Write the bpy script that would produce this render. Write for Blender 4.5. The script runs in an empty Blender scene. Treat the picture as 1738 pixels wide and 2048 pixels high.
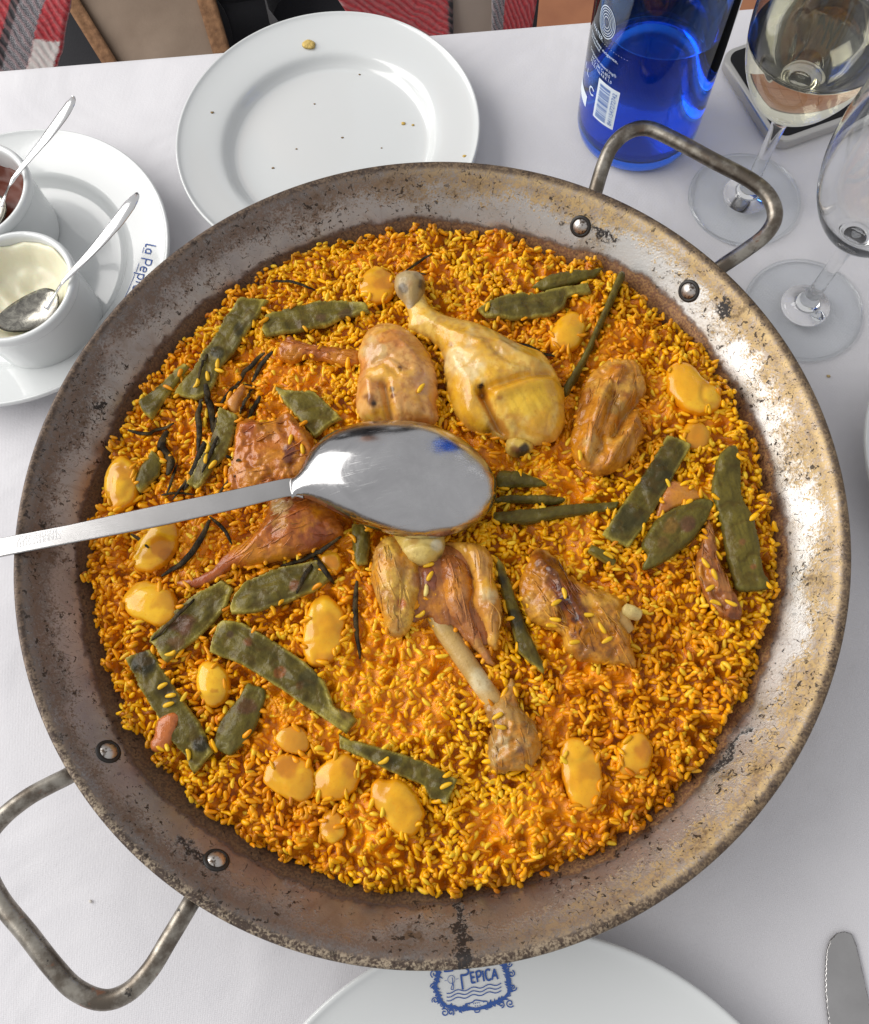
import bpy, bmesh, math, random
import numpy as np
from mathutils import Vector, Matrix
from mathutils.geometry import delaunay_2d_cdt

random.seed(7)
RNG = np.random.default_rng(11)
SC = bpy.context.scene
COL = SC.collection

# ------------------------------------------------------------------ camera
FPX, TILT, ROLL, CAMZ = 1600.0, 0.30648, -0.18492, 0.49116
CW, CH = 1738.0, 2048.0
_d = np.array([0, math.sin(TILT), -math.cos(TILT)])
_u = np.array([0, math.cos(TILT), math.sin(TILT)])
_r = np.array([1.0, 0, 0])
CR = math.cos(ROLL) * _r + math.sin(ROLL) * _u
CU = -math.sin(ROLL) * _r + math.cos(ROLL) * _u
cam_data = bpy.data.cameras.new('camera')
cam = bpy.data.objects.new('camera', cam_data)
COL.objects.link(cam)
cam.matrix_world = Matrix(((CR[0], CU[0], -_d[0], 0), (CR[1], CU[1], -_d[1], 0), (CR[2], CU[2], -_d[2], CAMZ), (0, 0, 0, 1)))
cam_data.sensor_fit = 'HORIZONTAL'
cam_data.sensor_width = 36.0
cam_data.lens = 36.0 * FPX / CW
cam_data.clip_start = 0.01
cam_data.clip_end = 50
SC.camera = cam

# ------------------------------------------------------------------ light
world = bpy.data.worlds.new('World')
SC.world = world
world.use_nodes = True
bg = world.node_tree.nodes['Background']
bg.inputs[0].default_value = (0.985, 0.985, 1.0, 1)
bg.inputs[1].default_value = 0.54


def area_lamp(name, loc, target, sx, sy, power, color):
    l = bpy.data.lights.new(name, 'AREA')
    l.shape = 'RECTANGLE'
    l.size, l.size_y = sx, sy
    l.energy = power
    l.color = color
    o = bpy.data.objects.new(name, l)
    COL.objects.link(o)
    o.location = loc
    o.rotation_euler = (Vector(target) - Vector(loc)).to_track_quat('-Z', 'Y').to_euler()
    return o


area_lamp('window_light', (-1.95, 0.95, 1.35), (0.0, 0.15, 0.02), 2.6, 2.0, 74, (1.0, 0.975, 0.94))

SC.view_settings.view_transform = 'Standard'
SC.view_settings.look = 'None'
SC.view_settings.exposure = 0.06
SC.view_settings.gamma = 1.0
SC.cycles.max_bounces = 12
SC.cycles.transmission_bounces = 12
SC.cycles.sample_clamp_indirect = 6.0


# ------------------------------------------------------------------ helpers
def at(u, v, z):
    """photo pixel -> the point of the horizontal plane z it shows"""
    D = _d + ((u - CW / 2) / FPX) * CR - ((v - CH / 2) / FPX) * CU
    s = (z - CAMZ) / D[2]
    return np.array([0, 0, CAMZ]) + D * s


def pix(P):
    Q = np.asarray(P) - np.array([0, 0, CAMZ])
    w = Q @ _d
    return np.stack([CW / 2 + FPX * (Q @ CR) / w, CH / 2 - FPX * (Q @ CU) / w], -1)


def ats(pts, z):
    return np.array([at(u, v, z) for u, v in pts])


def _hash(ix, iy, seed):
    h = (ix.astype(np.int64) * 374761393 + iy.astype(np.int64) * 668265263 + seed * 974711) & 0xffffffff
    h = ((h ^ (h >> 13)) * 1274126177) & 0xffffffff
    return ((h ^ (h >> 16)) & 0xffff) / 65535.0


def vnoise(x, y, seed=0):
    x = np.asarray(x, float); y = np.asarray(y, float)
    ix = np.floor(x); iy = np.floor(y)
    fx = x - ix; fy = y - iy
    fx = fx * fx * (3 - 2 * fx); fy = fy * fy * (3 - 2 * fy)
    a = _hash(ix, iy, seed); b = _hash(ix + 1, iy, seed); c = _hash(ix, iy + 1, seed); d = _hash(ix + 1, iy + 1, seed)
    return (a * (1 - fx) + b * fx) * (1 - fy) + (c * (1 - fx) + d * fx) * fy


def fbm(x, y, seed=0, octv=4):
    t = 0; amp = 0.5; n = 0
    for k in range(octv):
        t = t + amp * vnoise(x * 2 ** k + 17.3 * k, y * 2 ** k - 9.1 * k, seed + k)
        n += amp; amp *= 0.5
    return t / n


def sstep(a, b, x):
    t = np.clip((x - a) / (b - a), 0, 1)
    return t * t * (3 - 2 * t)


def link(name, me, mat=None, parent=None, smooth=True):
    if mat is not None and not me.materials:
        me.materials.append(mat)
    if smooth:
        me.polygons.foreach_set('use_smooth', [True] * len(me.polygons))
    o = bpy.data.objects.new(name, me)
    COL.objects.link(o)
    if parent is not None:
        o.parent = parent
    return o


def mesh(name, verts, faces, mat=None, parent=None, smooth=True, cols=None):
    me = bpy.data.meshes.new(name)
    if IN_PAN:
        verts = lift(verts)
    me.from_pydata([tuple(map(float, v)) for v in verts], [], [tuple(int(i) for i in f) for f in faces])
    me.update()
    if cols is not None:
        a = me.color_attributes.new('Col', 'FLOAT_COLOR', 'POINT')
        c = np.ones((len(verts), 4), np.float32); c[:, :3] = cols
        a.data.foreach_set('color', c.ravel())
    return link(name, me, mat, parent, smooth)


def tag(o, label, cat=None, group=None, kind=None):
    if label: o['label'] = label
    if cat: o['category'] = cat
    if group: o['group'] = group
    if kind: o['kind'] = kind
    return o


def thing(name, label, cat, loc=(0, 0, 0), rz=0.0, group=None):
    o = bpy.data.objects.new(name, None)
    o.empty_display_size = 0.02
    COL.objects.link(o)
    o.location = loc
    o.rotation_euler = (0, 0, rz)
    return tag(o, label, cat, group)


def lathe(profile, seg=96, close=False):
    vs, fs = [], []
    n = len(profile)
    for k in range(seg):
        a = 2 * math.pi * k / seg
        for r, z in profile:
            vs.append((r * math.cos(a), r * math.sin(a), z))
    m = n if close else n - 1
    for k in range(seg):
        k2 = (k + 1) % seg
        for i in range(m):
            j = (i + 1) % n
            fs.append((k * n + i, k2 * n + i, k2 * n + j, k * n + j))
    me = bpy.data.meshes.new('lathe')
    bm = bmesh.new()
    bv = [bm.verts.new(v) for v in vs]
    for f in fs:
        try:
            bm.faces.new([bv[i] for i in f])
        except ValueError:
            pass
    bmesh.ops.remove_doubles(bm, verts=bm.verts, dist=1e-6)
    bmesh.ops.dissolve_degenerate(bm, edges=bm.edges, dist=1e-7)
    bmesh.ops.recalc_face_normals(bm, faces=bm.faces)
    bm.to_mesh(me); bm.free()
    return me


def smooth_profile(pts, per=5):
    return [tuple(p) for p in catmull(np.array(pts, float), per, False)]


def catmull(P, per=6, closed=False):
    P = np.asarray(P, float)
    n = len(P)
    out = []
    rng = range(n) if closed else range(n - 1)
    for i in rng:
        if closed:
            p0, p1, p2, p3 = P[i - 1], P[i], P[(i + 1) % n], P[(i + 2) % n]
        else:
            p1, p2 = P[i], P[i + 1]
            p0 = P[i - 1] if i > 0 else 2 * p1 - p2
            p3 = P[i + 2] if i + 2 < n else 2 * p2 - p1
        for t in np.linspace(0, 1, per, endpoint=False):
            out.append(0.5 * ((2 * p1) + (p2 - p0) * t + (2 * p0 - 5 * p1 + 4 * p2 - p3) * t * t + (3 * p1 - p0 - 3 * p2 + p3) * t ** 3))
    if not closed:
        out.append(P[-1])
    return np.array(out)


def tube_data(P, rad, seg=10, flat=1.0, up=(0, 0, 1)):
    """tube along P; rad per point; flat<1 squashes it along `up`"""
    P = np.asarray(P, float); n = len(P)
    rad = np.broadcast_to(np.asarray(rad, float), (n,))
    T = np.gradient(P, axis=0)
    T /= np.linalg.norm(T, axis=1)[:, None] + 1e-12
    vs, fs = [], []
    up = np.array(up, float)
    for i in range(n):
        s = np.cross(T[i], up); s /= np.linalg.norm(s) + 1e-9
        b = np.cross(s, T[i])
        for k in range(seg):
            a = 2 * math.pi * k / seg
            vs.append(P[i] + rad[i] * (math.cos(a) * s + flat * math.sin(a) * b))
    for i in range(n - 1):
        for k in range(seg):
            k2 = (k + 1) % seg
            fs.append((i * seg + k, i * seg + k2, (i + 1) * seg + k2, (i + 1) * seg + k))
    c0 = len(vs); vs.append(P[0] - T[0] * rad[0] * 0.4)
    c1 = len(vs); vs.append(P[-1] + T[-1] * rad[-1] * 0.4)
    for k in range(seg):
        k2 = (k + 1) % seg
        fs.append((c0, k2, k)); fs.append((c1, (n - 1) * seg + k, (n - 1) * seg + k2))
    return vs, fs


def inpoly(x, y, P):
    x = np.asarray(x); y = np.asarray(y)
    ins = np.zeros(x.shape, bool)
    n = len(P); j = n - 1
    for i in range(n):
        xi, yi = P[i]; xj, yj = P[j]
        c = ((yi > y) != (yj > y)) & (x < (xj - xi) * (y - yi) / (yj - yi + 1e-15) + xi)
        ins ^= c
        j = i
    return ins


def resample(P, step):
    P = np.vstack([P, P[:1]])
    L = np.r_[0, np.cumsum(np.linalg.norm(np.diff(P, axis=0), axis=1))]
    n = max(12, int(L[-1] / step))
    s = np.linspace(0, L[-1], n, endpoint=False)
    return np.stack([np.interp(s, L, P[:, k]) for k in range(2)], 1)


# the pan stands on a trivet: everything in it is built on a flat frame and set at its real size and height here
PAN_S, PAN_Z = 0.959, 0.0201
IN_PAN = False


def lift(P):
    return np.asarray(P, float) * PAN_S + np.array([0, 0, PAN_Z])


FOOT = []          # footprints of the pieces lying in the rice: (polygon, erosion)


class Blob:
    """a solid puffed up from a plan outline; its own depth above and below the middle plane"""

    def __init__(s, poly, res, soft=True, jit=0.0):
        if soft:
            poly = catmull(poly, 6, True)
        s.poly = resample(poly, res * 1.15)
        if jit:
            x, y = s.poly[:, 0].copy(), s.poly[:, 1].copy()
            s.poly = s.poly + jit * 2 * (np.stack([fbm(x * 190, y * 190, 61, 3), fbm(x * 190 + 40, y * 190, 67, 3)], 1) - 0.5)
        s.res = res
        lo = s.poly.min(0) - 2 * res; hi = s.poly.max(0) + 2 * res
        nx = int((hi[0] - lo[0]) / res) + 2; ny = int((hi[1] - lo[1]) / res) + 2
        s.lo = lo
        X, Y = np.meshgrid(lo[0] + res * np.arange(nx), lo[1] + res * np.arange(ny))
        M = inpoly(X, Y, s.poly)
        p = np.zeros(X.shape)
        mf = M.astype(float)
        its = int(min(1500, 60 + 0.9 * min(nx, ny) ** 2))
        for _ in range(its):
            q = np.zeros_like(p)
            q[1:-1, 1:-1] = 0.25 * (p[2:, 1:-1] + p[:-2, 1:-1] + p[1:-1, 2:] + p[1:-1, :-2] + 1.0)
            p = q * mf
        s.pm = p.max()
        s.p = p / s.pm
        G = np.stack([X[M], Y[M]], 1)
        D = np.full(len(G), 1e9)
        for i in range(0, len(s.poly), 64):
            c = s.poly[i:i + 64]
            D = np.minimum(D, np.sqrt(((G[:, None, :] - c[None]) ** 2).sum(-1)).min(1))
        G = G[D > 0.62 * res]
        G = G + (RNG.random(G.shape) - 0.5) * res * 0.25
        nb = len(s.poly)
        V = [Vector(q) for q in np.vstack([s.poly, G])]
        E = [(i, (i + 1) % nb) for i in range(nb)]
        r = delaunay_2d_cdt(V, E, [], 1, 1e-8)
        s.v = np.array([tuple(q) for q in r[0]])
        s.f = np.array([f for f in r[2] if len(f) == 3], int)
        ov = r[3]
        s.bd = np.array([any(k < nb for k in o) for o in ov])
        gx = (s.v[:, 0] - lo[0]) / res; gy = (s.v[:, 1] - lo[1]) / res
        ix = np.clip(gx.astype(int), 0, nx - 2); iy = np.clip(gy.astype(int), 0, ny - 2)
        fx = gx - ix; fy = gy - iy
        h = (s.p[iy, ix] * (1 - fx) + s.p[iy, ix + 1] * fx) * (1 - fy) + (s.p[iy + 1, ix] * (1 - fx) + s.p[iy + 1, ix + 1] * fx) * fy
        h[s.bd] = 0
        s.h = np.clip(h, 0, 1)

    def solid(s, zmid, top, bot):
        """zmid, top, bot arrays or numbers -> verts, faces, plan index of each vertex"""
        n = len(s.v)
        top = np.broadcast_to(top, (n,)).copy(); bot = np.broadcast_to(bot, (n,)).copy(); zmid = np.broadcast_to(zmid, (n,))
        top[s.bd] = 0
        up = np.c_[s.v, zmid + top]
        idx = np.arange(n)
        inner = np.where(~s.bd)[0]
        mp = idx.copy(); mp[inner] = n + np.arange(len(inner))
        dn = np.c_[s.v[inner], (zmid - bot)[inner]]
        V = np.vstack([up, dn])
        # orient
        f = s.f
        a, b, c = s.v[f[:, 0]], s.v[f[:, 1]], s.v[f[:, 2]]
        cr = (b[:, 0] - a[:, 0]) * (c[:, 1] - a[:, 1]) - (b[:, 1] - a[:, 1]) * (c[:, 0] - a[:, 0])
        f = np.where(cr[:, None] > 0, f, f[:, ::-1])
        F = np.vstack([f, mp[f][:, ::-1]])
        return V, F, np.r_[idx, inner]


def seg_dist(xy, line):
    line = np.asarray(line, float)
    best = np.full(len(xy), 1e9)
    for a, b in zip(line[:-1], line[1:]):
        ab = b - a
        t = np.clip(((xy - a) @ ab) / (ab @ ab + 1e-12), 0, 1)
        best = np.minimum(best, np.linalg.norm(xy - (a + t[:, None] * ab), axis=1))
    return best


def mixc(c, k, col):
    return c * (1 - k[:, None]) + np.asarray(col)[None] * k[:, None]


# ------------------------------------------------------------------ materials
class NT:
    def __init__(s, name):
        s.m = bpy.data.materials.new(name)
        s.m.use_nodes = True
        s.t = s.m.node_tree
        s.b = s.t.nodes['Principled BSDF']
        s.out = s.t.nodes['Material Output']

    def n(s, typ, **kw):
        n = s.t.nodes.new(typ)
        for k, v in kw.items():
            setattr(n, k, v)
        return n

    def l(s, a, b):
        s.t.links.new(a, b)

    def val(s, sock, v):
        if hasattr(v, 'is_linked') or isinstance(v, bpy.types.NodeSocket):
            s.l(v, sock)
        else:
            sock.default_value = v

    def math(s, op, a, b=0.0, c=None, clamp=False):
        n = s.n('ShaderNodeMath', operation=op, use_clamp=clamp)
        s.val(n.inputs[0], a); s.val(n.inputs[1], b)
        if c is not None: s.val(n.inputs[2], c)
        return n.outputs[0]

    def noise(s, scale, detail=4, rough=0.55, vec=None, dist=0.0):
        n = s.n('ShaderNodeTexNoise')
        n.inputs['Scale'].default_value = scale; n.inputs['Detail'].default_value = detail
        n.inputs['Roughness'].default_value = rough; n.inputs['Distortion'].default_value = dist
        s.l(vec if vec is not None else s.obj(), n.inputs['Vector'])
        return n.outputs['Fac']

    def voro(s, scale, vec=None, feature='F1', rnd=1.0):
        n = s.n('ShaderNodeTexVoronoi', feature=feature)
        n.inputs['Scale'].default_value = scale
        n.inputs['Randomness'].default_value = rnd
        s.l(vec if vec is not None else s.obj(), n.inputs['Vector'])
        return n

    def obj(s):
        if not hasattr(s, '_tc'):
            s._tc = s.n('ShaderNodeTexCoord')
        return s._tc.outputs['Object']

    def ramp(s, f, stops, interp='LINEAR'):
        n = s.n('ShaderNodeValToRGB')
        n.color_ramp.interpolation = interp
        e = n.color_ramp.elements
        while len(e) < len(stops): e.new(0.5)
        for q, (p, c) in zip(e, stops):
            q.position = p; q.color = (*c, 1) if len(c) == 3 else c
        s.val(n.inputs[0], f)
        return n.outputs[0]

    def step(s, f, a, b):
        n = s.n('ShaderNodeMapRange', interpolation_type='SMOOTHSTEP')
        s.val(n.inputs[0], f)
        n.inputs[1].default_value = a; n.inputs[2].default_value = b
        return n.outputs[0]

    def mix(s, f, a, b, mode='MIX'):
        n = s.n('ShaderNodeMix', data_type='RGBA', blend_type=mode)
        s.val(n.inputs[0], f)
        for i, v in ((6, a), (7, b)):
            if isinstance(v, tuple):
                n.inputs[i].default_value = (*v, 1)
            else:
                s.l(v, n.inputs[i])
        return n.outputs[2]

    def attr(s, name='Col'):
        n = s.n('ShaderNodeAttribute', attribute_name=name)
        return n.outputs['Color']

    def bump(s, h, strength=0.3, dist=0.001):
        n = s.n('ShaderNodeBump')
        n.inputs['Strength'].default_value = strength; n.inputs['Distance'].default_value = dist
        s.l(h, n.inputs['Height'])
        if hasattr(s, '_bn'):
            s.l(s._bn, n.inputs['Normal'])
        s._bn = n.outputs[0]
        s.l(n.outputs[0], s.b.inputs['Normal'])

    def set(s, **kw):
        for k, v in kw.items():
            k = k.replace('_', ' ')
            sock = s.b.inputs[k]
            if isinstance(v, tuple) and len(v) == 3 and sock.type == 'RGBA':
                v = (*v, 1)
            s.val(sock, v)
        return s.m


def plain(name, col, rough=0.5, metal=0.0, **kw):
    t = NT(name)
    return t.set(Base_Color=col, Roughness=rough, Metallic=metal, **kw)


# white tablecloth: fine weave and soft creases
t = NT('white_linen')
w1 = t.n('ShaderNodeTexWave', wave_type='BANDS', bands_direction='X'); w1.inputs['Scale'].default_value = 330; w1.inputs['Distortion'].default_value = 0.6
w2 = t.n('ShaderNodeTexWave', wave_type='BANDS', bands_direction='Y'); w2.inputs['Scale'].default_value = 330; w2.inputs['Distortion'].default_value = 0.6
t.l(t.obj(), w1.inputs[0]); t.l(t.obj(), w2.inputs[0])
wv = t.math('ADD', w1.outputs['Fac'], w2.outputs['Fac'])
t.bump(wv, 0.12, 0.0004)
t.bump(t.noise(700, 3), 0.30, 0.0005)
t.bump(t.noise(26, 4, 0.55, dist=0.6), 0.22, 0.002)
t.bump(t.noise(7, 3, 0.5, dist=0.8), 0.8, 0.008)
M_CLOTH = t.set(Base_Color=t.ramp(t.noise(14, 4), [(0.3, (0.68, 0.67, 0.70)), (0.75, (0.74, 0.73, 0.755))]), Roughness=0.85, Sheen_Weight=0.15)

t = NT('glazed_porcelain')
t.bump(t.noise(60, 2), 0.03, 0.001)
M_PORC = t.set(Base_Color=(0.69, 0.71, 0.71), Roughness=0.13, Coat_Weight=0.3, Coat_Roughness=0.05)
M_BLUEPRINT = plain('blue_underglaze_print', (0.03, 0.09, 0.33), 0.2)

# polished steel
t = NT('polished_steel')
sm = t.noise(30, 6, 0.7, dist=1.0)
t.bump(t.noise(260, 2), 0.04, 0.0003)
mp = t.n('ShaderNodeMapping'); mp.inputs['Scale'].default_value = (25, 420, 25); mp.inputs['Rotation'].default_value = (0, 0, 0.5)
t.l(t.obj(), mp.inputs[0])
scr = t.step(t.noise(3, 3, 0.6, vec=mp.outputs[0]), 0.60, 0.68)
dst = t.n('ShaderNodeVectorMath', operation='DISTANCE'); t.l(t.obj(), dst.inputs[0])
dst.inputs[1].default_value = tuple(at(690, 985, 0.0695))
rg_ = t.math('ADD', dst.outputs['Value'], t.math('MULTIPLY', t.math('SUBTRACT', t.noise(120, 3), 0.5), 0.003))
stain = t.math('MULTIPLY', t.step(rg_, 0.0052, 0.0060), t.step(rg_, 0.0072, 0.0064))
col = t.ramp(sm, [(0.32, (0.47, 0.465, 0.47)), (0.68, (0.57, 0.565, 0.57))])
col = t.mix(t.math('MULTIPLY', stain, 0.35), col, (0.30, 0.29, 0.28))
M_STEEL = t.set(Base_Color=col, Metallic=1.0, Roughness=t.math('ADD', t.ramp(sm, [(0.35, (0.11,) * 3), (0.65, (0.24,) * 3)]), t.math('MULTIPLY', t.math('MAXIMUM', scr, stain), 0.12)))
t = NT('brushed_steel')
mp = t.n('ShaderNodeMapping'); mp.inputs['Scale'].default_value = (12, 400, 400)
t.l(t.obj(), mp.inputs[0])
t.bump(t.noise(6, 3, vec=mp.outputs[0]), 0.06, 0.0003)
M_BRUSH = t.set(Base_Color=t.ramp(t.noise(40, 4), [(0.3, (0.42, 0.41, 0.405)), (0.7, (0.50, 0.49, 0.485))]), Metallic=1.0, Roughness=0.24)
M_CUTLERY = plain('bright_cutlery_steel', (0.80, 0.80, 0.80), 0.2, 1.0)
t = NT('smeared_steel_dark_reflection')  # sauce smears, plus a dark reflection put into the bowl's colour
M_SMEAR_DARK = t.set(Base_Color=t.ramp(t.noise(160, 4, 0.6, dist=1.5), [(0.38, (0.20, 0.19, 0.17)), (0.62, (0.46, 0.44, 0.38))]), Metallic=0.85, Roughness=0.22)
M_ENGRAVE = plain('pale_etched_lettering', (0.85, 0.85, 0.85), 0.7)


# pan steel: seasoned, burnt and speckled
def pan_material():
    t = NT('seasoned_pan_steel')
    sep = t.n('ShaderNodeSeparateXYZ'); t.l(t.obj(), sep.inputs[0])
    x, y, z = sep.outputs
    r = t.math('SQRT', t.math('ADD', t.math('MULTIPLY', x, x), t.math('MULTIPLY', y, y)))
    ang = t.math('ARCTAN2', y, x)
    right = t.step(x, -0.06, 0.17)                      # side with golden stains; its bare metal is painted paler, like window glare
    n1 = t.noise(38, 6, 0.65)
    n2 = t.noise(190, 4, 0.6)
    n3 = t.noise(700, 3, 0.6)
    n4 = t.noise(16, 4, 0.6)
    # bare metal
    base = t.mix(t.step(n1, 0.35, 0.7), (0.36, 0.335, 0.325), (0.48, 0.455, 0.435))
    base = t.mix(t.math('MULTIPLY', t.step(t.noise(26, 6, 0.7, dist=1.5), 0.50, 0.70), 0.45), base, (0.25, 0.175, 0.125))
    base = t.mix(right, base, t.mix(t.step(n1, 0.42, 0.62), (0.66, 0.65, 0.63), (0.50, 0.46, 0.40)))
    # rim band of baked oil
    rr = t.math('ADD', r, t.math('MULTIPLY', t.math('SUBTRACT', n1, 0.5), 0.030))
    rr = t.math('ADD', rr, t.math('MULTIPLY', t.math('SUBTRACT', n4, 0.5), 0.020))
    rr = t.math('ADD', rr, t.math('MULTIPLY', t.math('SUBTRACT', n3, 0.5), 0.012))
    band = t.step(rr, 0.2220, 0.2310)
    n23 = t.math('ADD', t.math('MULTIPLY', n2, 0.45), t.math('MULTIPLY', n3, 0.55))
    stip = t.step(t.math('ADD', n23, t.math('MULTIPLY', t.math('SUBTRACT', rr, 0.2265), 18.0)), 0.50, 0.58)
    grain = t.step(t.math('ADD', t.math('MULTIPLY', n2, 0.5), t.math('MULTIPLY', n3, 0.5)), 0.36, 0.60)
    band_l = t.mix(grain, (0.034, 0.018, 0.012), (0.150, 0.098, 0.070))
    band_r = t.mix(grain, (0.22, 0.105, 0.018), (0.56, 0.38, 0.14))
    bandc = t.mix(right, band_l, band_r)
    bandf = t.math('MULTIPLY', t.math('MAXIMUM', t.math('MULTIPLY', band, 0.72), t.math('MULTIPLY', stip, 0.9)), t.math('ADD', 0.72, t.math('MULTIPLY', grain, 0.25)))
    c = t.mix(bandf, base, bandc)
    # lip is darker all round
    lip = t.step(t.math('ADD', r, t.math('MULTIPLY', t.math('SUBTRACT', n4, 0.5), 0.002)), 0.2345, 0.2372)
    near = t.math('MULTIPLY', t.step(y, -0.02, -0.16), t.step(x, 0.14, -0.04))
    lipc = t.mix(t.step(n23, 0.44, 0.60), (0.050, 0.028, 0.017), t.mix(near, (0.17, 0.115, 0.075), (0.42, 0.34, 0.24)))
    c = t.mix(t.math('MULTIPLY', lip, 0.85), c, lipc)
    # baked ring just above the rice
    ri = t.math('ADD', r, t.math('MULTIPLY', t.math('SUBTRACT', n4, 0.5), 0.014))
    ri = t.math('ADD', ri, t.math('MULTIPLY', t.math('SUBTRACT', n2, 0.5), 0.004))
    ring = t.step(ri, 0.2168, 0.2150)
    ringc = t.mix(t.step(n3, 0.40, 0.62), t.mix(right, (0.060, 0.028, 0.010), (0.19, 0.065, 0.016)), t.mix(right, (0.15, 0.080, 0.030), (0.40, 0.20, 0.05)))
    c = t.mix(t.math('MULTIPLY', ring, 0.92), c, ringc)
    # dark outline where the baked ring ends
    edge = t.math('MULTIPLY', t.step(ri, 0.2142, 0.2156), t.step(ri, 0.2174, 0.2160))
    c = t.mix(t.math('MULTIPLY', edge, 0.6), c, (0.07, 0.028, 0.012))
    # brown mottling and black flecks
    mott = t.math('MULTIPLY', t.step(n1, 0.54, 0.68), t.step(n2, 0.47, 0.60))
    c = t.mix(t.math('MULTIPLY', mott, 0.75), c, (0.10, 0.058, 0.030))
    mpv = t.n('ShaderNodeCombineXYZ')
    t.l(t.math('MULTIPLY', ang, 0.20), mpv.inputs[0]); t.l(t.math('MULTIPLY', r, 0.8), mpv.inputs[1]); t.l(n4, mpv.inputs[2])
    fleck = t.noise(190, 3, 0.6, vec=mpv.outputs[0])
    fk = t.math('MULTIPLY', t.step(fleck, 0.63, 0.665), t.step(n4, 0.40, 0.55))
    c = t.mix(fk, c, (0.018, 0.014, 0.012))
    fl2 = t.noise(330, 3, 0.62, dist=0.4)
    dots = t.math('MULTIPLY', t.step(fl2, 0.595, 0.625), t.step(n1, 0.42, 0.56))
    c = t.mix(t.math('MULTIPLY', dots, 0.9), c, (0.026, 0.017, 0.012))
    sv = t.n('ShaderNodeCombineXYZ')
    t.l(t.math('MULTIPLY', ang, 0.9), sv.inputs[0]); t.l(t.math('MULTIPLY', r, 0.35), sv.inputs[1])
    drip = t.math('MULTIPLY', t.step(t.noise(70, 5, 0.7, vec=sv.outputs[0], dist=0.5), 0.56, 0.70), t.step(n4, 0.42, 0.6))
    c = t.mix(t.math('MULTIPLY', drip, 0.4), c, (0.14, 0.085, 0.05))
    # charred drips: (angle, half width, inner radius, outer radius)
    burn = None
    for a0, wd, r0, r1 in ((-1.655, 0.016, 0.224, 0.242), (-1.655, 0.009, 0.216, 0.236), (2.62, 0.012, 0.2205, 0.2240), (2.995, 0.013, 0.2280, 0.2300),
                           (-2.33, 0.055, 0.2230, 0.2255), (0.83, 0.05, 0.2235, 0.2255), (0.42, 0.022, 0.226, 0.231), (-0.86, 0.08, 0.2165, 0.2180)):
        aw = t.math('ADD', ang, t.math('MULTIPLY', t.math('SUBTRACT', n2, 0.5), 0.075))
        rw = t.math('ADD', r, t.math('MULTIPLY', t.math('SUBTRACT', n2, 0.5), 0.012))
        da = t.math('ABSOLUTE', t.math('SUBTRACT', aw, a0))
        m = t.math('MULTIPLY', t.step(da, wd, wd * 0.7), t.math('MULTIPLY', t.step(rw, r0 - 0.001, r0 + 0.0005), t.step(rw, r1 + 0.001, r1 - 0.0005)))
        burn = m if burn is None else t.math('MAXIMUM', burn, m)
    burn = t.math('MULTIPLY', burn, t.step(n3, 0.34, 0.46))
    c = t.mix(burn, c, (0.016, 0.012, 0.011))
    dirt = t.math('MAXIMUM', t.math('MAXIMUM', t.math('MULTIPLY', ring, 0.85), t.math('MULTIPLY', mott, 0.8)), t.math('MAXIMUM', fk, t.math('MAXIMUM', burn, t.math('MULTIPLY', bandf, 0.85))))
    dirt = t.math('MAXIMUM', dirt, t.math('MULTIPLY', lip, 0.6), clamp=True)
    metal = t.math('SUBTRACT', 1.0, dirt, clamp=True)
    t.bump(t.math('ADD', t.math('MULTIPLY', n3, 0.5), t.math('MULTIPLY', dirt, 0.8)), 0.25, 0.0006)
    rough = t.math('ADD', t.math('ADD', 0.36, t.math('MULTIPLY', dirt, 0.12)), t.math('MULTIPLY', n1, 0.1))
    return t.set(Base_Color=c, Metallic=metal, Roughness=rough)


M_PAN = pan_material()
t = NT('worn_handle_steel')
n = t.noise(60, 5, 0.65); n2 = t.noise(350, 3)
c = t.mix(t.step(n, 0.40, 0.66), (0.15, 0.125, 0.10), (0.40, 0.37, 0.32))
rust = t.math('MULTIPLY', t.step(t.noise(90, 3), 0.60, 0.68), t.step(n2, 0.45, 0.6))
c = t.mix(t.math('MULTIPLY', rust, 0.8), c, (0.16, 0.06, 0.025))
bl = t.step(t.noise(150, 4, 0.7), 0.62, 0.68)
c = t.mix(bl, c, (0.03, 0.025, 0.02))
t.bump(n2, 0.15, 0.0005)
M_HANDLE = t.set(Base_Color=c, Metallic=t.math('SUBTRACT', 0.95, t.math('MAXIMUM', rust, bl)), Roughness=0.38)
t = NT('rivet_steel')
n = t.noise(300, 4, 0.65)
M_RIVET = t.set(Base_Color=t.mix(t.step(n, 0.5, 0.64), (0.55, 0.52, 0.49), (0.10, 0.07, 0.05)), Metallic=0.9, Roughness=0.4)
M_SOOT = plain('black_grease', (0.015, 0.012, 0.01), 0.5)

# food
t = NT('saffron_rice')
n = t.noise(420, 2)
col = t.mix(t.math('MULTIPLY', t.step(n, 0.5, 0.72), 0.35), t.attr(), (0.68, 0.21, 0.004))
t.bump(t.noise(900, 2), 0.10, 0.0005)
M_RICE = t.set(Base_Color=col, Roughness=0.27, Specular_IOR_Level=0.30)
t = NT('saffron_sauce')
n = t.noise(120, 5, 0.65)
col = t.mix(t.math('MULTIPLY', t.step(n, 0.40, 0.72), 0.6), t.attr(), (0.34, 0.075, 0.004))
t.bump(t.noise(260, 4, 0.6), 0.6, 0.002)
M_SAUCE = t.set(Base_Color=col, Roughness=0.24, Specular_IOR_Level=0.30)


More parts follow.
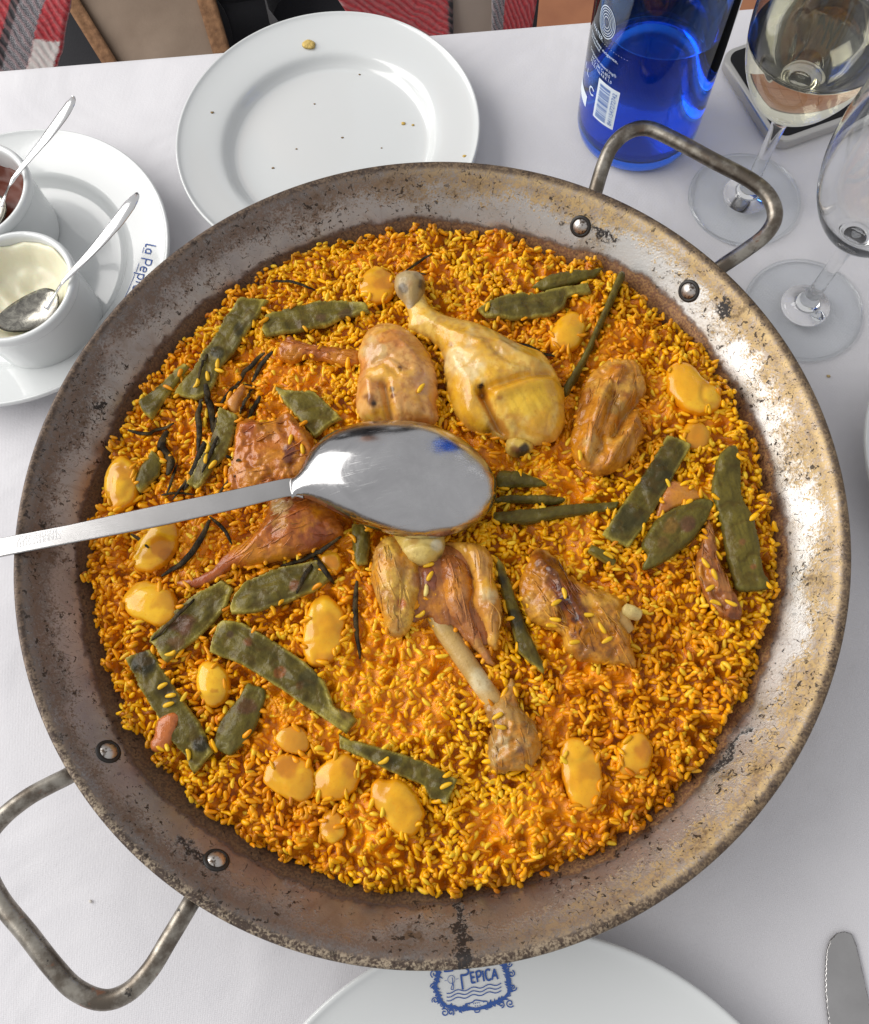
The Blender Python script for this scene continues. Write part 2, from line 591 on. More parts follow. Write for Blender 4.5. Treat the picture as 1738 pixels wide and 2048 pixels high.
def food(name, rough=0.35, bump=0.35, bscale=300, coat=0.1, sss=0.0, spec=0.35, mottle=0.35, dark=(0.25, 0.08, 0.02), tint=None, pebble=0.0):
    t = NT(name)
    n = t.noise(95, 5, 0.65)
    nf = t.noise(520, 3, 0.6)
    c = t.mix(t.math('MULTIPLY', t.step(n, 0.47, 0.70), mottle), t.attr(), dark)
    if tint is not None:
        c = t.mix(t.math('MULTIPLY', t.step(t.noise(48, 5, 0.6), 0.50, 0.62), 0.55), c, tint)
    c = t.mix(t.math('MULTIPLY', t.step(nf, 0.54, 0.70), 0.35), c, dark)
    t.bump(t.noise(bscale, 4, 0.6), bump, 0.0012)
    t.bump(t.noise(bscale * 0.28, 4, 0.6), bump, 0.0035)
    if pebble:
        vz = t.voro(480, feature='SMOOTH_F1')
        t.bump(t.math('MULTIPLY', vz.outputs['Distance'], t.step(t.noise(30, 3), 0.42, 0.6)), -pebble, 0.0012)
    m = t.set(Base_Color=c, Roughness=t.ramp(n, [(0.3, (rough * 0.7,) * 3), (0.7, (rough * 1.35,) * 3)]), Coat_Weight=coat, Coat_Roughness=0.12, Specular_IOR_Level=spec)
    if sss:
        t.b.inputs['Subsurface Weight'].default_value = sss
        t.b.inputs['Subsurface Scale'].default_value = 0.004
        t.b.inputs['Subsurface Radius'].default_value = (1, 0.45, 0.15)
    return m


M_SKIN = food('roast_chicken_skin', 0.17, 0.20, 260, 0.15, 0.0, 0.50, mottle=0.32, dark=(0.58, 0.21, 0.008), tint=(0.76, 0.40, 0.010), pebble=0.7)
M_MEAT = food('roast_meat', 0.20, 0.34, 330, 0.10, 0.0, 0.45, mottle=0.55, dark=(0.27, 0.06, 0.006), tint=(0.70, 0.27, 0.006))
M_BONE = food('cooked_bone', 0.36, 0.3, 300, 0.1, 0.0, 0.4, mottle=0.35, dark=(0.35, 0.2, 0.05))
M_POD = food('braised_green_bean', 0.30, 0.35, 420, 0.0, 0.0, 0.24, mottle=0.25, dark=(0.060, 0.047, 0.014))
M_LIMA = food('saffron_lima_bean', 0.15, 0.05, 200, 0.1, 0.0, 0.42, mottle=0.25, dark=(0.66, 0.22, 0.003), tint=(0.80, 0.36, 0.006))
M_NEEDLE = food('charred_rosemary', 0.45, 0.6, 500, 0.0, 0.0, 0.15, mottle=0.5, dark=(0.004, 0.003, 0.002))
t = NT('garlic_mayonnaise')
t.bump(t.noise(90, 4), 0.25, 0.002)
M_AIOLI = t.set(Base_Color=(0.80, 0.76, 0.56), Roughness=0.35, Subsurface_Weight=0.2, Subsurface_Scale=0.006)
M_REDSAUCE = plain('red_pepper_sauce', (0.13, 0.026, 0.010), 0.35, 0.0, Specular_IOR_Level=0.3)

# glass, water, wine
M_GLASS = plain('clear_glass', (0.985, 0.99, 0.99), 0.0, 0.0, Transmission_Weight=1.0, IOR=1.47)
t = NT('thin_clear_glass')
tr = t.n('ShaderNodeBsdfTransparent'); tr.inputs[0].default_value = (0.965, 0.975, 0.98, 1)
gl_ = t.n('ShaderNodeBsdfGlossy'); gl_.inputs['Roughness'].default_value = 0.02
fr = t.n('ShaderNodeFresnel'); fr.inputs[0].default_value = 1.5
ms = t.n('ShaderNodeMixShader')
geo = t.n('ShaderNodeNewGeometry')
t.l(t.math('MULTIPLY', fr.outputs[0], t.math('SUBTRACT', 1.0, geo.outputs['Backfacing'])), ms.inputs[0]); t.l(tr.outputs[0], ms.inputs[1]); t.l(gl_.outputs[0], ms.inputs[2]); t.l(ms.outputs[0], t.out.inputs['Surface'])
M_THINGLASS = t.m
M_BLUEGLASS = plain('blue_bottle_glass', (0.12, 0.40, 0.97), 0.0, 0.0, Transmission_Weight=1.0, IOR=1.5)
M_WATER = plain('water', (0.97, 0.99, 1.0), 0.0, 0.0, Transmission_Weight=1.0, IOR=1.33)
M_WINE = plain('white_wine', (0.93, 0.90, 0.72), 0.0, 0.0, Transmission_Weight=1.0, IOR=1.34)
M_PRINT = plain('pale_bottle_print', (0.62, 0.74, 0.90), 0.5)
M_PANEL = plain('white_barcode_panel', (0.74, 0.82, 0.90), 0.5)
M_BARS = plain('blue_barcode_ink', (0.06, 0.16, 0.48), 0.5)

# ------------------------------------------------------------------ table, floor
EDGE_A = np.array([-0.2795, 0.5963]); EDGE_B = np.array([0.1919, 0.5337])
ed = (EDGE_B - EDGE_A) / np.linalg.norm(EDGE_B - EDGE_A)
en = np.array([-ed[1], ed[0]])                     # away from the viewer
mid = EDGE_A * 0.4 + EDGE_B * 0.6


def build_cloth():
    us = np.linspace(-0.75, 0.80, 156)
    prof = [(-1.15 + 0.0125 * k, 0.0) for k in range(0, 91)]
    prof += [(-0.0095, -0.0002), (-0.005, -0.0012), (-0.0018, -0.004), (0.0, -0.010)] + [(0.001 + 0.004 * k, -0.03 - 0.03 * k) for k in range(8)]
    V, F = [], []
    for iu, u in enumerate(us):
        for s, z in prof:
            p = mid + ed * u + en * s
            w = (fbm(np.array(p[0] * 7), np.array(p[1] * 7), 3, 3) - 0.5) * 0.0010 if z == 0 else 0.0
            wave = 0.0
            if z < -0.02:
                wave = 0.012 * math.sin(u * 26 + 1.0) * min(1, (-z - 0.02) / 0.1)
            q = p + en * wave
            V.append((q[0], q[1], z + w - (0.0006 if z == 0 else 0)))
    n = len(prof)
    for i in range(len(us) - 1):
        for j in range(n - 1):
            F.append((i * n + j, (i + 1) * n + j, (i + 1) * n + j + 1, i * n + j + 1))
    o = mesh('tablecloth', V, F, M_CLOTH)
    tag(o, 'white woven tablecloth covering the table under the pan and plates', 'tablecloth')


build_cloth()
tab = thing('table', 'dining table hidden beneath the white tablecloth', 'table', (0, 0, 0))
M_WOOD = plain('dark_wood', (0.10, 0.055, 0.03), 0.5)


def box(name, c, s, mat, parent=None, rz=0.0, bev=0.0):
    bm = bmesh.new()
    bmesh.ops.create_cube(bm, size=1.0)
    bmesh.ops.scale(bm, vec=s, verts=bm.verts)
    if bev:
        bmesh.ops.bevel(bm, geom=list(bm.edges), offset=bev, segments=3, profile=0.5, affect='EDGES')
    bmesh.ops.rotate(bm, cent=(0, 0, 0), matrix=Matrix.Rotation(rz, 3, 'Z'), verts=bm.verts)
    bmesh.ops.translate(bm, vec=c, verts=bm.verts)
    me = bpy.data.meshes.new(name); bm.to_mesh(me); bm.free()
    return link(name, me, mat, parent, smooth=False)


eang = math.atan2(ed[1], ed[0])
tc = mid + ed * 0.02 - en * 0.585
box('table_top', (tc[0], tc[1], -0.022), (1.50, 1.13, 0.034), M_WOOD, tab, eang, 0.003)
for sx in (-0.66, 0.66):
    for sy in (-0.5, 0.5):
        p = tc + ed * sx + en * sy
        box('leg', (p[0], p[1], -0.392), (0.05, 0.05, 0.706), M_WOOD, tab, eang, 0.003)

t = NT('terracotta_tile')
M_TILE = t.set(Base_Color=t.ramp(t.noise(9, 5), [(0.3, (0.30, 0.105, 0.045)), (0.7, (0.42, 0.165, 0.07))]), Roughness=0.4)
M_GROUT = plain('grey_grout', (0.14, 0.10, 0.08), 0.9)
FZ = -0.745
fl = mesh('floor', [(-3, -3, FZ - 0.006), (3, -3, FZ - 0.006), (3, 3, FZ - 0.006), (-3, 3, FZ - 0.006)], [(0, 1, 2, 3)], M_GROUT, smooth=False)
tag(fl, 'terracotta tiled floor beyond the table', kind='structure')
tile_me = None
fc = at(1130, 12, FZ)
for i in range(-5, 8):
    for j in range(-4, 6):
        p = np.array([fc[0], fc[1]]) + ed * (0.05 + 0.29 * i) + en * (0.29 * j)
        if tile_me is None:
            o = box('tile', (0, 0, 0), (0.284, 0.284, 0.012), M_TILE, fl, 0, 0.0015)
            tile_me = o.data
        else:
            o = bpy.data.objects.new('tile', tile_me); COL.objects.link(o); o.parent = fl
        o.location = (p[0], p[1], FZ - 0.002); o.rotation_euler = (0, 0, eang)

# ------------------------------------------------------------------ paella pan
PC = np.array([-0.0068, 0.1456])
pan = thing('paella_pan', 'large round two-handled steel paella pan, stained brown and full of rice', 'pan', tuple(lift((PC[0], PC[1], 0))))
pan.scale = (PAN_S,) * 3
tv = link('trivet', lathe([(0.0001, 0.0190), (0.118, 0.0190), (0.121, 0.0180), (0.122, 0.0150), (0.122, 0.0040), (0.121, 0.0010), (0.118, 0.0), (0.0001, 0.0)], 96), M_WOOD, smooth=False)
tv.location = (PC[0] * PAN_S, PC[1] * PAN_S, 0.0008)
tag(tv, 'round wooden trivet hidden beneath the paella pan', 'trivet')
wall_k = (0.2315 - 0.2005) / (0.0450 - 0.0035)


def wall_r(z):
    return 0.2005 + (z - 0.0035) * wall_k


prof = [(0.0001, 0.0022), (0.10, 0.0020), (0.19, 0.0020), (0.1965, 0.0023), (0.1990, 0.0027), (0.2005, 0.0038)]
prof += [(wall_r(z), z) for z in np.linspace(0.008, 0.0440, 12)]
prof += [(0.2318, 0.0458), (0.2333, 0.0479), (0.2350, 0.0496), (0.2372, 0.0510), (0.2390, 0.0515), (0.2402, 0.0510), (0.2408, 0.0498), (0.2402, 0.0484),
         (0.2388, 0.0478), (0.2368, 0.0472), (0.2348, 0.0452)]
prof += [(wall_r(z) + 0.0022, z - 0.0012) for z in np.linspace(0.0430, 0.006, 10)]
prof += [(0.2015, 0.0016), (0.1985, 0.0004), (0.19, 0.0002), (0.0001, 0.0002)]
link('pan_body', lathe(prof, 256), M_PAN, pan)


def handle(pts):
    P = np.array([at(u, v, z) for u, v, z in pts]) - np.array([PC[0], PC[1], 0])
    P = catmull(P, 6)
    v, f = tube_data(P, 0.0049, 14)
    return mesh('handle', v, f, M_HANDLE, pan)


handle([(1172, 440, .026), (1188, 392, .034), (1206, 332, .041), (1226, 290, .046), (1258, 263, .050), (1297, 257, .052), (1350, 280, .053), (1430, 323, .053),
        (1500, 360, .052), (1537, 392, .050), (1550, 432, .047), (1532, 468, .043), (1492, 500, .038), (1445, 532, .033), (1405, 562, .026)])
handle([(172, 1530, .026), (136, 1552, .034), (100, 1570, .038), (55, 1595, .042), (5, 1635, .046), (-28, 1680, .049), (-30, 1735, .051), (0, 1800, .052), (55, 1868, .052),
        (105, 1932, .051), (150, 1978, .049), (205, 2000, .047), (255, 1985, .045), (300, 1940, .042), (340, 1875, .038), (378, 1812, .033), (398, 1778, .026)])


def rivet(u, v):
    zr = 0.034
    p = at(u, v, zr)
    d = p[:2] - PC
    a = math.atan2(d[1], d[0])
    zz = zr
    for _ in range(6):                              # slide along the ray on to the wall
        p = at(u, v, zz); rr = np.hypot(*(p[:2] - PC)); zz += (rr - wall_r(zz)) * -0.4
        zz = float(np.clip(zz, 0.02, 0.043))
        zz = zz
    best = min(np.linspace(0.02, 0.044, 97), key=lambda q: abs(np.hypot(*(at(u, v, q)[:2] - PC)) - wall_r(q)))
    p = at(u, v, best); d = p[:2] - PC; a = math.atan2(d[1], d[0])
    prof = [(0.0001, 0.0030), (0.0018, 0.0028), (0.0034, 0.0022), (0.0047, 0.0012), (0.0053, 0.0003), (0.0053, -0.0004)]
    me = lathe(prof, 24)
    o = link('rivet', me, M_RIVET, pan)
    nrm = Vector((-math.cos(a), -math.sin(a), wall_k)).normalized()
    o.rotation_euler = nrm.to_track_quat('Z', 'Y').to_euler()
    rr = wall_r(best)
    o.location = (rr * math.cos(a), rr * math.sin(a), best)
    ring = link('grease_ring', lathe([(0.0050, 0.0008), (0.0060, 0.0010), (0.0070, 0.0005), (0.0074, -0.0002), (0.0050, -0.0002)], 28, True), M_SOOT, o)


for q in ((1161, 453), (1378, 582), (217, 1503), (433, 1720)):
    rivet(*q)

# ------------------------------------------------------------------ rice: settle grains into a height field
HS = 0.0009
HN = int(0.45 / HS)
HX0 = PC[0] - 0.225; HY0 = PC[1] - 0.225
gx, gy = np.meshgrid(HX0 + HS * np.arange(HN), HY0 + HS * np.arange(HN))
gr = np.hypot(gx - PC[0], gy - PC[1])
gth = np.arctan2(gy - PC[1], gx - PC[0])
RICE_R = 0.2098 + 0.0028 * (vnoise(gth * 5 + 30, gth * 0, 5) - 0.5) * 2 + 0.002 * (vnoise(gth * 16 + 80, gth * 0, 6) - 0.5) * 2
bedz = 0.0150 + 0.0035 * sstep(0.212, 0.18, gr) + 0.0050 * (fbm(gx * 28, gy * 28, 21, 3) - 0.5)
bedz = bedz - 0.0035 * sstep(0.204, 0.2135, gr)
H = bedz.copy()
PATCH = sstep(0.49, 0.63, fbm(gx * 26 + 5, gy * 26, 33, 4)) * sstep(0.205, 0.185, gr)
ORANGE = sstep(0.36, 0.62, fbm(gx * 17 + 50, gy * 17, 44, 4))
NG = 29000
ang = RNG.random(NG) * 2 * np.pi
rad = np.sqrt(RNG.random(NG)) * 0.2150
cx = PC[0] + rad * np.cos(ang); cy = PC[1] + rad * np.sin(ang)
ii = np.clip(((cx - HX0) / HS).astype(int), 0, HN - 1); jj = np.clip(((cy - HY0) / HS).astype(int), 0, HN - 1)
ok = rad < RICE_R[jj, ii]
cx, cy, ang2 = cx[ok], cy[ok], RNG.random(ok.sum()) * np.pi * 2
NG = len(cx)
gl = np.clip(RNG.normal(0.0060, 0.0012, NG), 0.0030, 0.0088)      # length
gw = np.clip(RNG.normal(0.00270, 0.0003, NG), 0.0019, 0.0035)    # width
gz = np.zeros(NG); gt = np.zeros(NG)
for k in range(NG):
    L, W, a = gl[k], gw[k], ang2[k]
    ts = np.linspace(-0.42, 0.42, 7) * L
    sx = np.clip(((cx[k] + ts * math.cos(a) - HX0) / HS).astype(int), 1, HN - 2)
    sy = np.clip(((cy[k] + ts * math.sin(a) - HY0) / HS).astype(int), 1, HN - 2)
    h = H[sy, sx]
    tilt = np.clip((h[4:].mean() - h[:3].mean()) / (L * 0.55), -0.9, 0.9) + random.gauss(0, 0.22)
    tilt = max(-1.0, min(1.0, tilt))
    z = np.quantile(h - np.tan(np.arctan(tilt)) * ts * 0.8, 0.62) + W * 0.27
    z = min(z, 0.0285)
    gz[k] = z; gt[k] = math.atan(tilt)
    for q in range(7):
        zt = z + math.sin(gt[k]) * ts[q] + W * 0.42
        x0, y0 = sx[q], sy[q]
        blk = H[y0 - 1:y0 + 2, x0 - 1:x0 + 2]
        np.maximum(blk, np.array([[zt - .0006, zt - .0002, zt - .0006], [zt - .0002, zt, zt - .0002], [zt - .0006, zt - .0002, zt - .0006]]), out=blk)


def blur(A, n):
    for _ in range(n):
        B = A.copy()
        B[1:-1, 1:-1] = (A[1:-1, 1:-1] * 2 + A[2:, 1:-1] + A[:-2, 1:-1] + A[1:-1, 2:] + A[1:-1, :-2]) / 6
        A = B
    return A


HB = blur(H, 14)


def rice_z(x, y):
    i = np.clip(((np.asarray(x) - HX0) / HS).astype(int), 0, HN - 1); j = np.clip(((np.asarray(y) - HY0) / HS).astype(int), 0, HN - 1)
    return HB[j, i]


# ------------------------------------------------------------------ things lying in the rice
def plan(pts, z):
    return ats(pts, z)[:, :2]


def colours(xy3, h, base, edge=None, spots=(), third=None, alt=None, alt_s=45, seed=0, altk=0.7, patches=()):
    """own colours of a piece: base, second tone in noise patches, browned or charred marks given in photo pixels"""
    n = len(xy3)
    x, y = xy3[:, 0], xy3[:, 1]
    c = np.repeat(np.array(base, float)[None], n, 0)
    if alt is not None:
        c = mixc(c, altk * sstep(0.42, 0.66, fbm(x * alt_s, y * alt_s, seed + 3, 4)), alt)
    if third is not None:                            # browned veins
        rg = 1 - np.abs(2 * fbm(x * alt_s * 2.1, y * alt_s * 2.1, seed + 23, 4) - 1)
        c = mixc(c, 0.5 * sstep(0.88, 0.99, rg), third)
    if edge is not None:
        c = mixc(c, sstep(0.42, 0.06, h), edge)
    px = pix(xy3)
    wob = (fbm(x * 160, y * 160, seed + 9, 3) - 0.5)
    for u, v, r, col, k in spots:
        d = np.hypot(px[:, 0] - u, px[:, 1] - v) + wob * r * 1.1
        c = mixc(c, k * sstep(r, r * 0.55, d), col)
    for line, r, col, k in patches:
        d = seg_dist(px, line) + wob * r * 1.3
        c = mixc(c, k * sstep(r, r * 0.4, d), col)
    return np.clip(c * (0.93 + 0.14 * fbm(x * 300, y * 300, seed + 1, 2))[:, None], 0, 1)


def add_strands(o, b, zt, pdir, n, cols, seed):
    """torn muscle threads lying on a piece of meat"""
    rs = np.random.default_rng(seed)
    cand = np.where(b.h > 0.12)[0]
    V, F, C = [], [], []
    pa = math.atan2(pdir[1], pdir[0])
    for _ in range(n):
        i = rs.choice(cand)
        u, v = pix(np.array([b.v[i, 0], b.v[i, 1], zt[i]]))
        a = pa + rs.normal(0, 0.16)
        q = at(u + 10 * math.cos(a), v + 10 * math.sin(a), zt[i]) - at(u, v, zt[i])
        q = q[:2] / np.linalg.norm(q[:2]); side = np.array([-q[1], q[0]])
        L = rs.uniform(0.006, 0.018); cv_ = rs.normal(0, 0.0010)
        P = []
        for t_ in np.linspace(-1, 1, 6):
            p = b.v[i] + q * t_ * L / 2 + side * cv_ * t_ * t_
            k = np.argmin((b.v[:, 0] - p[0]) ** 2 + (b.v[:, 1] - p[1]) ** 2)
            if (b.v[k, 0] - p[0]) ** 2 + (b.v[k, 1] - p[1]) ** 2 > 4e-6: break
            P.append((p[0], p[1], zt[k] + 0.0002))
        if len(P) < 4: continue
        P = np.array(P); P[1:-1, 2] = (P[:-2, 2] + P[1:-1, 2] * 2 + P[2:, 2]) / 4
        r = rs.uniform(0.00030, 0.00070)
        vv, ff = tube_data(P, r * np.sin(np.linspace(0.35, 2.8, len(P))), 5, 0.8)
        k0 = len(V); V += list(vv); F += [tuple(j + k0 for j in f) for f in ff]
        col = cols[i] * rs.choice([0.75, 0.9, 1.0, 1.1, 1.2])
        C += [np.clip(col, 0, 0.9)] * len(vv)
    m = mesh('meat_fibres', V, F, M_MEAT, o, cols=np.array(C))
    m['kind'] = 'stuff'


def piece(name, outline, T, mat, base, zoff=0.0, below=0.7, power=0.5, res=0.0011, ridges=(), namp=0.0008, nscale=90, parent=None, soft=True,
          zq=0.6, drape=0.0, erode=0.0018, fibre=None, seed=None, edge_lip=0.0, jit=0.0, crease=0.0, cscale=110, strands=0, sdir=None, heap=0.34, **ck):
    z0 = 0.0235
    P = plan(outline, z0 + zoff)
    b = Blob(P, res, soft, jit)
    seed = seed if seed is not None else (abs(hash(name)) % 7) + int(outline[0][0]) % 97
    zr = rice_z(b.v[:, 0], b.v[:, 1])
    zm = np.quantile(zr, zq) + zoff
    zmid = zm * (1 - drape) + drape * (zr + zoff)
    h = T * b.h ** power
    x, y = b.v[:, 0], b.v[:, 1]
    fade = sstep(0.0, 0.25, b.h)
    pv = pix(np.c_[b.v, np.full(len(x), zm + T * 0.6)])
    for line, amp, wd in ridges:
        d = seg_dist(pv, line)
        h = h + amp * np.exp(-(d / wd) ** 2) * fade
    h = h + namp * 2 * (fbm(x * nscale, y * nscale, seed, 4) - 0.5) * fade
    if fibre is not None:                            # muscle strands along a direction given in the photo
        (fu, fv), fs, fa = fibre
        a = math.atan2(fv, fu)
        s = -pv[:, 0] * math.sin(a) + pv[:, 1] * math.cos(a); q = pv[:, 0] * math.cos(a) + pv[:, 1] * math.sin(a)
        fn = fbm(s / fs, q / (fs * 9), seed + 5, 3)
        h = h + 0.6 * fa * 2 * (fn - 0.5) * fade
    if crease:
        rg = 1 - np.abs(2 * fbm(x * cscale, y * cscale, seed + 41, 3) - 1)
        h = h - crease * sstep(0.80, 1.0, rg) * fade
    if edge_lip:
        h = h + edge_lip * np.exp(-((b.h - 0.10) / 0.10) ** 2)
    V, F, idx = b.solid(zmid, np.maximum(h, 0.0), below * T * b.h ** power)
    hh = b.h[idx]
    cols = colours(V, hh, base, seed=seed, **ck)
    if fibre is not None and ck.get('alt') is not None:     # darker strands between paler ones
        cols = mixc(cols, 0.35 * sstep(0.55, 0.36, fn[idx]), np.array(ck['alt']) * 0.6)
    if crease:
        cols = mixc(cols, 0.45 * sstep(0.82, 1.0, rg[idx]), np.array(base) * np.array([0.55, 0.36, 0.30]))
    o = mesh(name, V, F, mat, parent, cols=cols)
    FOOT.append((b.poly, erode)); HEAP.append(heap)
    PIECES.append((b, zmid + h))
    if strands:
        add_strands(o, b, zmid + h, sdir or fibre[0], int(strands * 0.30), cols, seed)
    return o


PIECES = []
HEAP = []
CHAR = (0.020, 0.011, 0.008)
BROWN = (0.16, 0.045, 0.012)
RED = (0.30, 0.065, 0.018)

# --- chicken drumstick, upper
IN_PAN = True
drum = thing('chicken_drumstick', 'whole glossy chicken drumstick with skin on, knuckle end up, beyond the spoon', 'chicken')
piece('meat', [(806, 606), (820, 592), (845, 590), (856, 612), (866, 628), (895, 645), (938, 657), (990, 677), (1038, 703), (1081, 717), (1102, 743), (1122, 784), (1129, 824), (1125, 865), (1099, 892),
               (1060, 896), (1020, 890), (981, 880), (940, 866), (917, 844), (900, 812), (890, 766), (886, 723), (868, 694), (842, 680), (818, 666), (818, 640)],
      0.0225, M_SKIN, (0.80, 0.53, 0.12), zoff=0.004, below=0.6, res=0.0009, power=0.52, parent=drum, namp=0.0010, nscale=85, jit=0.0010, crease=0.0004, cscale=60, fibre=((70, 100), 9.0, 0.00035),
      ridges=[([(968, 786), (1030, 766), (1100, 744)], -0.0042, 8), ([(995, 800), (1040, 784), (1106, 768)], 0.0034, 11), ([(962, 788), (985, 830), (1018, 872)], -0.0075, 9), ([(1000, 690), (1030, 715), (1075, 728)], 0.0020, 8), ([(985, 705), (1010, 728), (1060, 742)], -0.0016, 6), ([(1030, 850), (1060, 868), (1095, 872)], -0.0022, 7), ([(850, 650), (880, 690), (900, 730)], -0.0018, 6),
              ([(930, 800), (945, 840), (960, 862)], 0.0020, 14), ([(846, 628), (900, 662), (960, 690)], 0.0012, 7), ([(905, 720), (935, 770), (945, 800)], 0.0014, 12)],
      alt=(0.78, 0.40, 0.012), alt_s=65, altk=0.85, third=(0.50, 0.20, 0.015),
      spots=[(930, 720, 55, (0.80, 0.64, 0.34), 0.75), (1060, 800, 62, (0.86, 0.52, 0.02), 0.75), (1080, 850, 40, (0.76, 0.34, 0.02), 0.6), (900, 687, 8, (0.13, 0.02, 0.01), 1), (961, 774, 9, CHAR, 1), (966, 788, 12, BROWN, 0.7),
             (999, 795, 9, RED, 0.8), (975, 864, 12, CHAR, 1), (985, 852, 15, BROWN, 0.6), (940, 838, 18, (0.5, 0.19, 0.05), 0.6), (1010, 690, 30, (0.55, 0.42, 0.19), 0.6), (1015, 760, 26, (0.6, 0.3, 0.03), 0.5)],
      patches=[([(970, 786), (1030, 768), (1090, 748)], 9, (0.60, 0.25, 0.015), 0.7), ([(966, 794), (985, 830), (1012, 866)], 12, (0.48, 0.17, 0.015), 0.8), ([(905, 800), (925, 840), (955, 862)], 16, (0.70, 0.34, 0.02), 0.6), ([(1100, 880), (1122, 850), (1126, 810)], 14, (0.68, 0.30, 0.02), 0.6), ([(880, 655), (960, 675), (1040, 712)], 8, (0.58, 0.36, 0.08), 0.5)])
piece('knuckle', [(794, 566), (811, 558), (832, 558), (848, 564), (852, 582), (846, 606), (838, 622), (822, 630), (810, 614), (795, 596), (790, 580)], 0.012, M_BONE,
      (0.40, 0.27, 0.10), zoff=0.008, below=0.8, res=0.0010, parent=drum, namp=0.0011, nscale=220, alt=(0.50, 0.42, 0.28), spots=[(845, 570, 14, CHAR, 0.9), (806, 575, 12, (0.10, 0.08, 0.06), 0.8), (818, 620, 12, (0.62, 0.58, 0.46), 0.9), (820, 566, 10, (0.35, 0.2, 0.08), 0.7)])
piece('bone_end', [(1010, 893), (1022, 880), (1045, 884), (1066, 896), (1060, 912), (1038, 920), (1014, 912)], 0.0085, M_BONE, (0.62, 0.42, 0.08), zoff=0.003, parent=drum,
      res=0.0009, namp=0.0012, nscale=260, spots=[(1042, 906, 20, CHAR, 0.95), (1030, 898, 12, BROWN, 0.8)])

# --- chicken thigh, next to it
thigh = piece('chicken_thigh', [(754, 666), (777, 661), (811, 668), (846, 700), (868, 738), (877, 772), (876, 820), (873, 850), (822, 862), (760, 858), (719, 842), (717, 795), (725, 752), (719, 723), (733, 686)],
              0.0205, M_SKIN, (0.74, 0.40, 0.12), zoff=0.002, below=0.6, res=0.0009, power=0.5, namp=0.0012, nscale=80, jit=0.0012, crease=0.0005, cscale=60,
              ridges=[([(770, 775), (778, 815), (786, 856)], -0.0070, 9), ([(760, 700), (800, 690), (835, 720)], 0.0020, 9), ([(735, 770), (742, 800), (740, 835)], 0.0030, 12), ([(750, 730), (780, 722), (820, 745)], -0.0016, 5), ([(745, 740), (770, 735), (800, 760)], -0.0012, 6), ([(840, 790), (850, 815), (838, 840)], -0.0012, 6)],
              alt=(0.62, 0.21, 0.035), alt_s=70, third=(0.34, 0.09, 0.02), spots=[(798, 737, 9, CHAR, 1), (742, 801, 19, BROWN, 0.8), (748, 806, 10, CHAR, 0.9), (783, 778, 7, CHAR, 0.8), (786, 792, 5, BROWN, 0.9), (745, 700, 30, (0.62, 0.45, 0.2), 0.7),
                                                        (735, 840, 22, (0.6, 0.42, 0.06), 0.7), (850, 760, 30, (0.55, 0.32, 0.18), 0.6)])
tag(thigh, 'rounded roast chicken thigh with small char spots, half under the far side of the spoon', 'chicken')

# --- lower chicken leg with bare bone
leg = thing('chicken_shank', 'chicken leg with split meat and bare shin bone in the middle of the rice', 'chicken')
piece('meat', [(754, 1103), (770, 1085), (800, 1080), (826, 1105), (842, 1138), (846, 1180), (838, 1215), (828, 1250), (802, 1280), (778, 1270), (765, 1225), (748, 1180), (745, 1140)], 0.0165, M_MEAT,
      (0.76, 0.46, 0.07), zoff=0.001, res=0.0010, parent=leg, fibre=((25, 100), 5.0, 0.0008), third=(0.26, 0.07, 0.008), strands=70, jit=0.0012, crease=0.0010, alt=(0.52, 0.25, 0.07), ridges=[([(815, 1125), (805, 1180), (800, 1215)], -0.0025, 9)],
      spots=[(835, 1160, 22, (0.42, 0.17, 0.09), 0.8), (806, 1205, 14, (0.5, 0.12, 0.03), 0.9), (765, 1150, 30, (0.72, 0.45, 0.06), 0.7), (790, 1260, 24, (0.40, 0.20, 0.06), 0.7)])
piece('meat', [(765, 1110), (820, 1100), (890, 1095), (960, 1105), (975, 1160), (985, 1230), (985, 1290), (945, 1290), (905, 1260), (885, 1262), (858, 1240), (820, 1255), (785, 1240), (762, 1180)], 0.0080, M_MEAT,
      (0.40, 0.15, 0.04), zoff=0.000, res=0.0011, power=0.3, parent=leg, fibre=((20, 100), 5.0, 0.0012), jit=0.0016, alt=(0.28, 0.09, 0.025), strands=60)
piece('meat', [(884, 1112), (905, 1115), (925, 1122), (945, 1145), (949, 1190), (943, 1222), (958, 1258), (976, 1299), (990, 1330), (975, 1332), (945, 1295), (925, 1268), (897, 1232), (882, 1188), (878, 1150)], 0.0135, M_MEAT,
      (0.50, 0.21, 0.06), zoff=0.0005, res=0.0010, parent=leg, fibre=((35, 100), 4.5, 0.0009), third=(0.16, 0.045, 0.015), strands=80, jit=0.0012, crease=0.0010, alt=(0.38, 0.12, 0.03), spots=[(925, 1190, 20, (0.58, 0.27, 0.08), 0.7), (905, 1240, 14, (0.2, 0.07, 0.03), 0.7), (960, 1290, 18, (0.5, 0.25, 0.06), 0.8)])
piece('meat', [(886, 1092), (922, 1090), (966, 1098), (986, 1122), (988, 1163), (1001, 1207), (1001, 1258), (997, 1298), (980, 1298), (965, 1252), (946, 1220), (943, 1163), (922, 1118)], 0.0145, M_SKIN,
      (0.76, 0.42, 0.07), zoff=0.0015, res=0.0010, parent=leg, alt=(0.55, 0.22, 0.05), fibre=((15, 100), 7.0, 0.0006), third=(0.26, 0.07, 0.008), strands=40, jit=0.0012, crease=0.0009, spots=[(975, 1190, 22, (0.72, 0.56, 0.27), 0.8), (985, 1250, 20, (0.56, 0.24, 0.05), 0.7), (950, 1110, 24, (0.66, 0.33, 0.05), 0.7)])
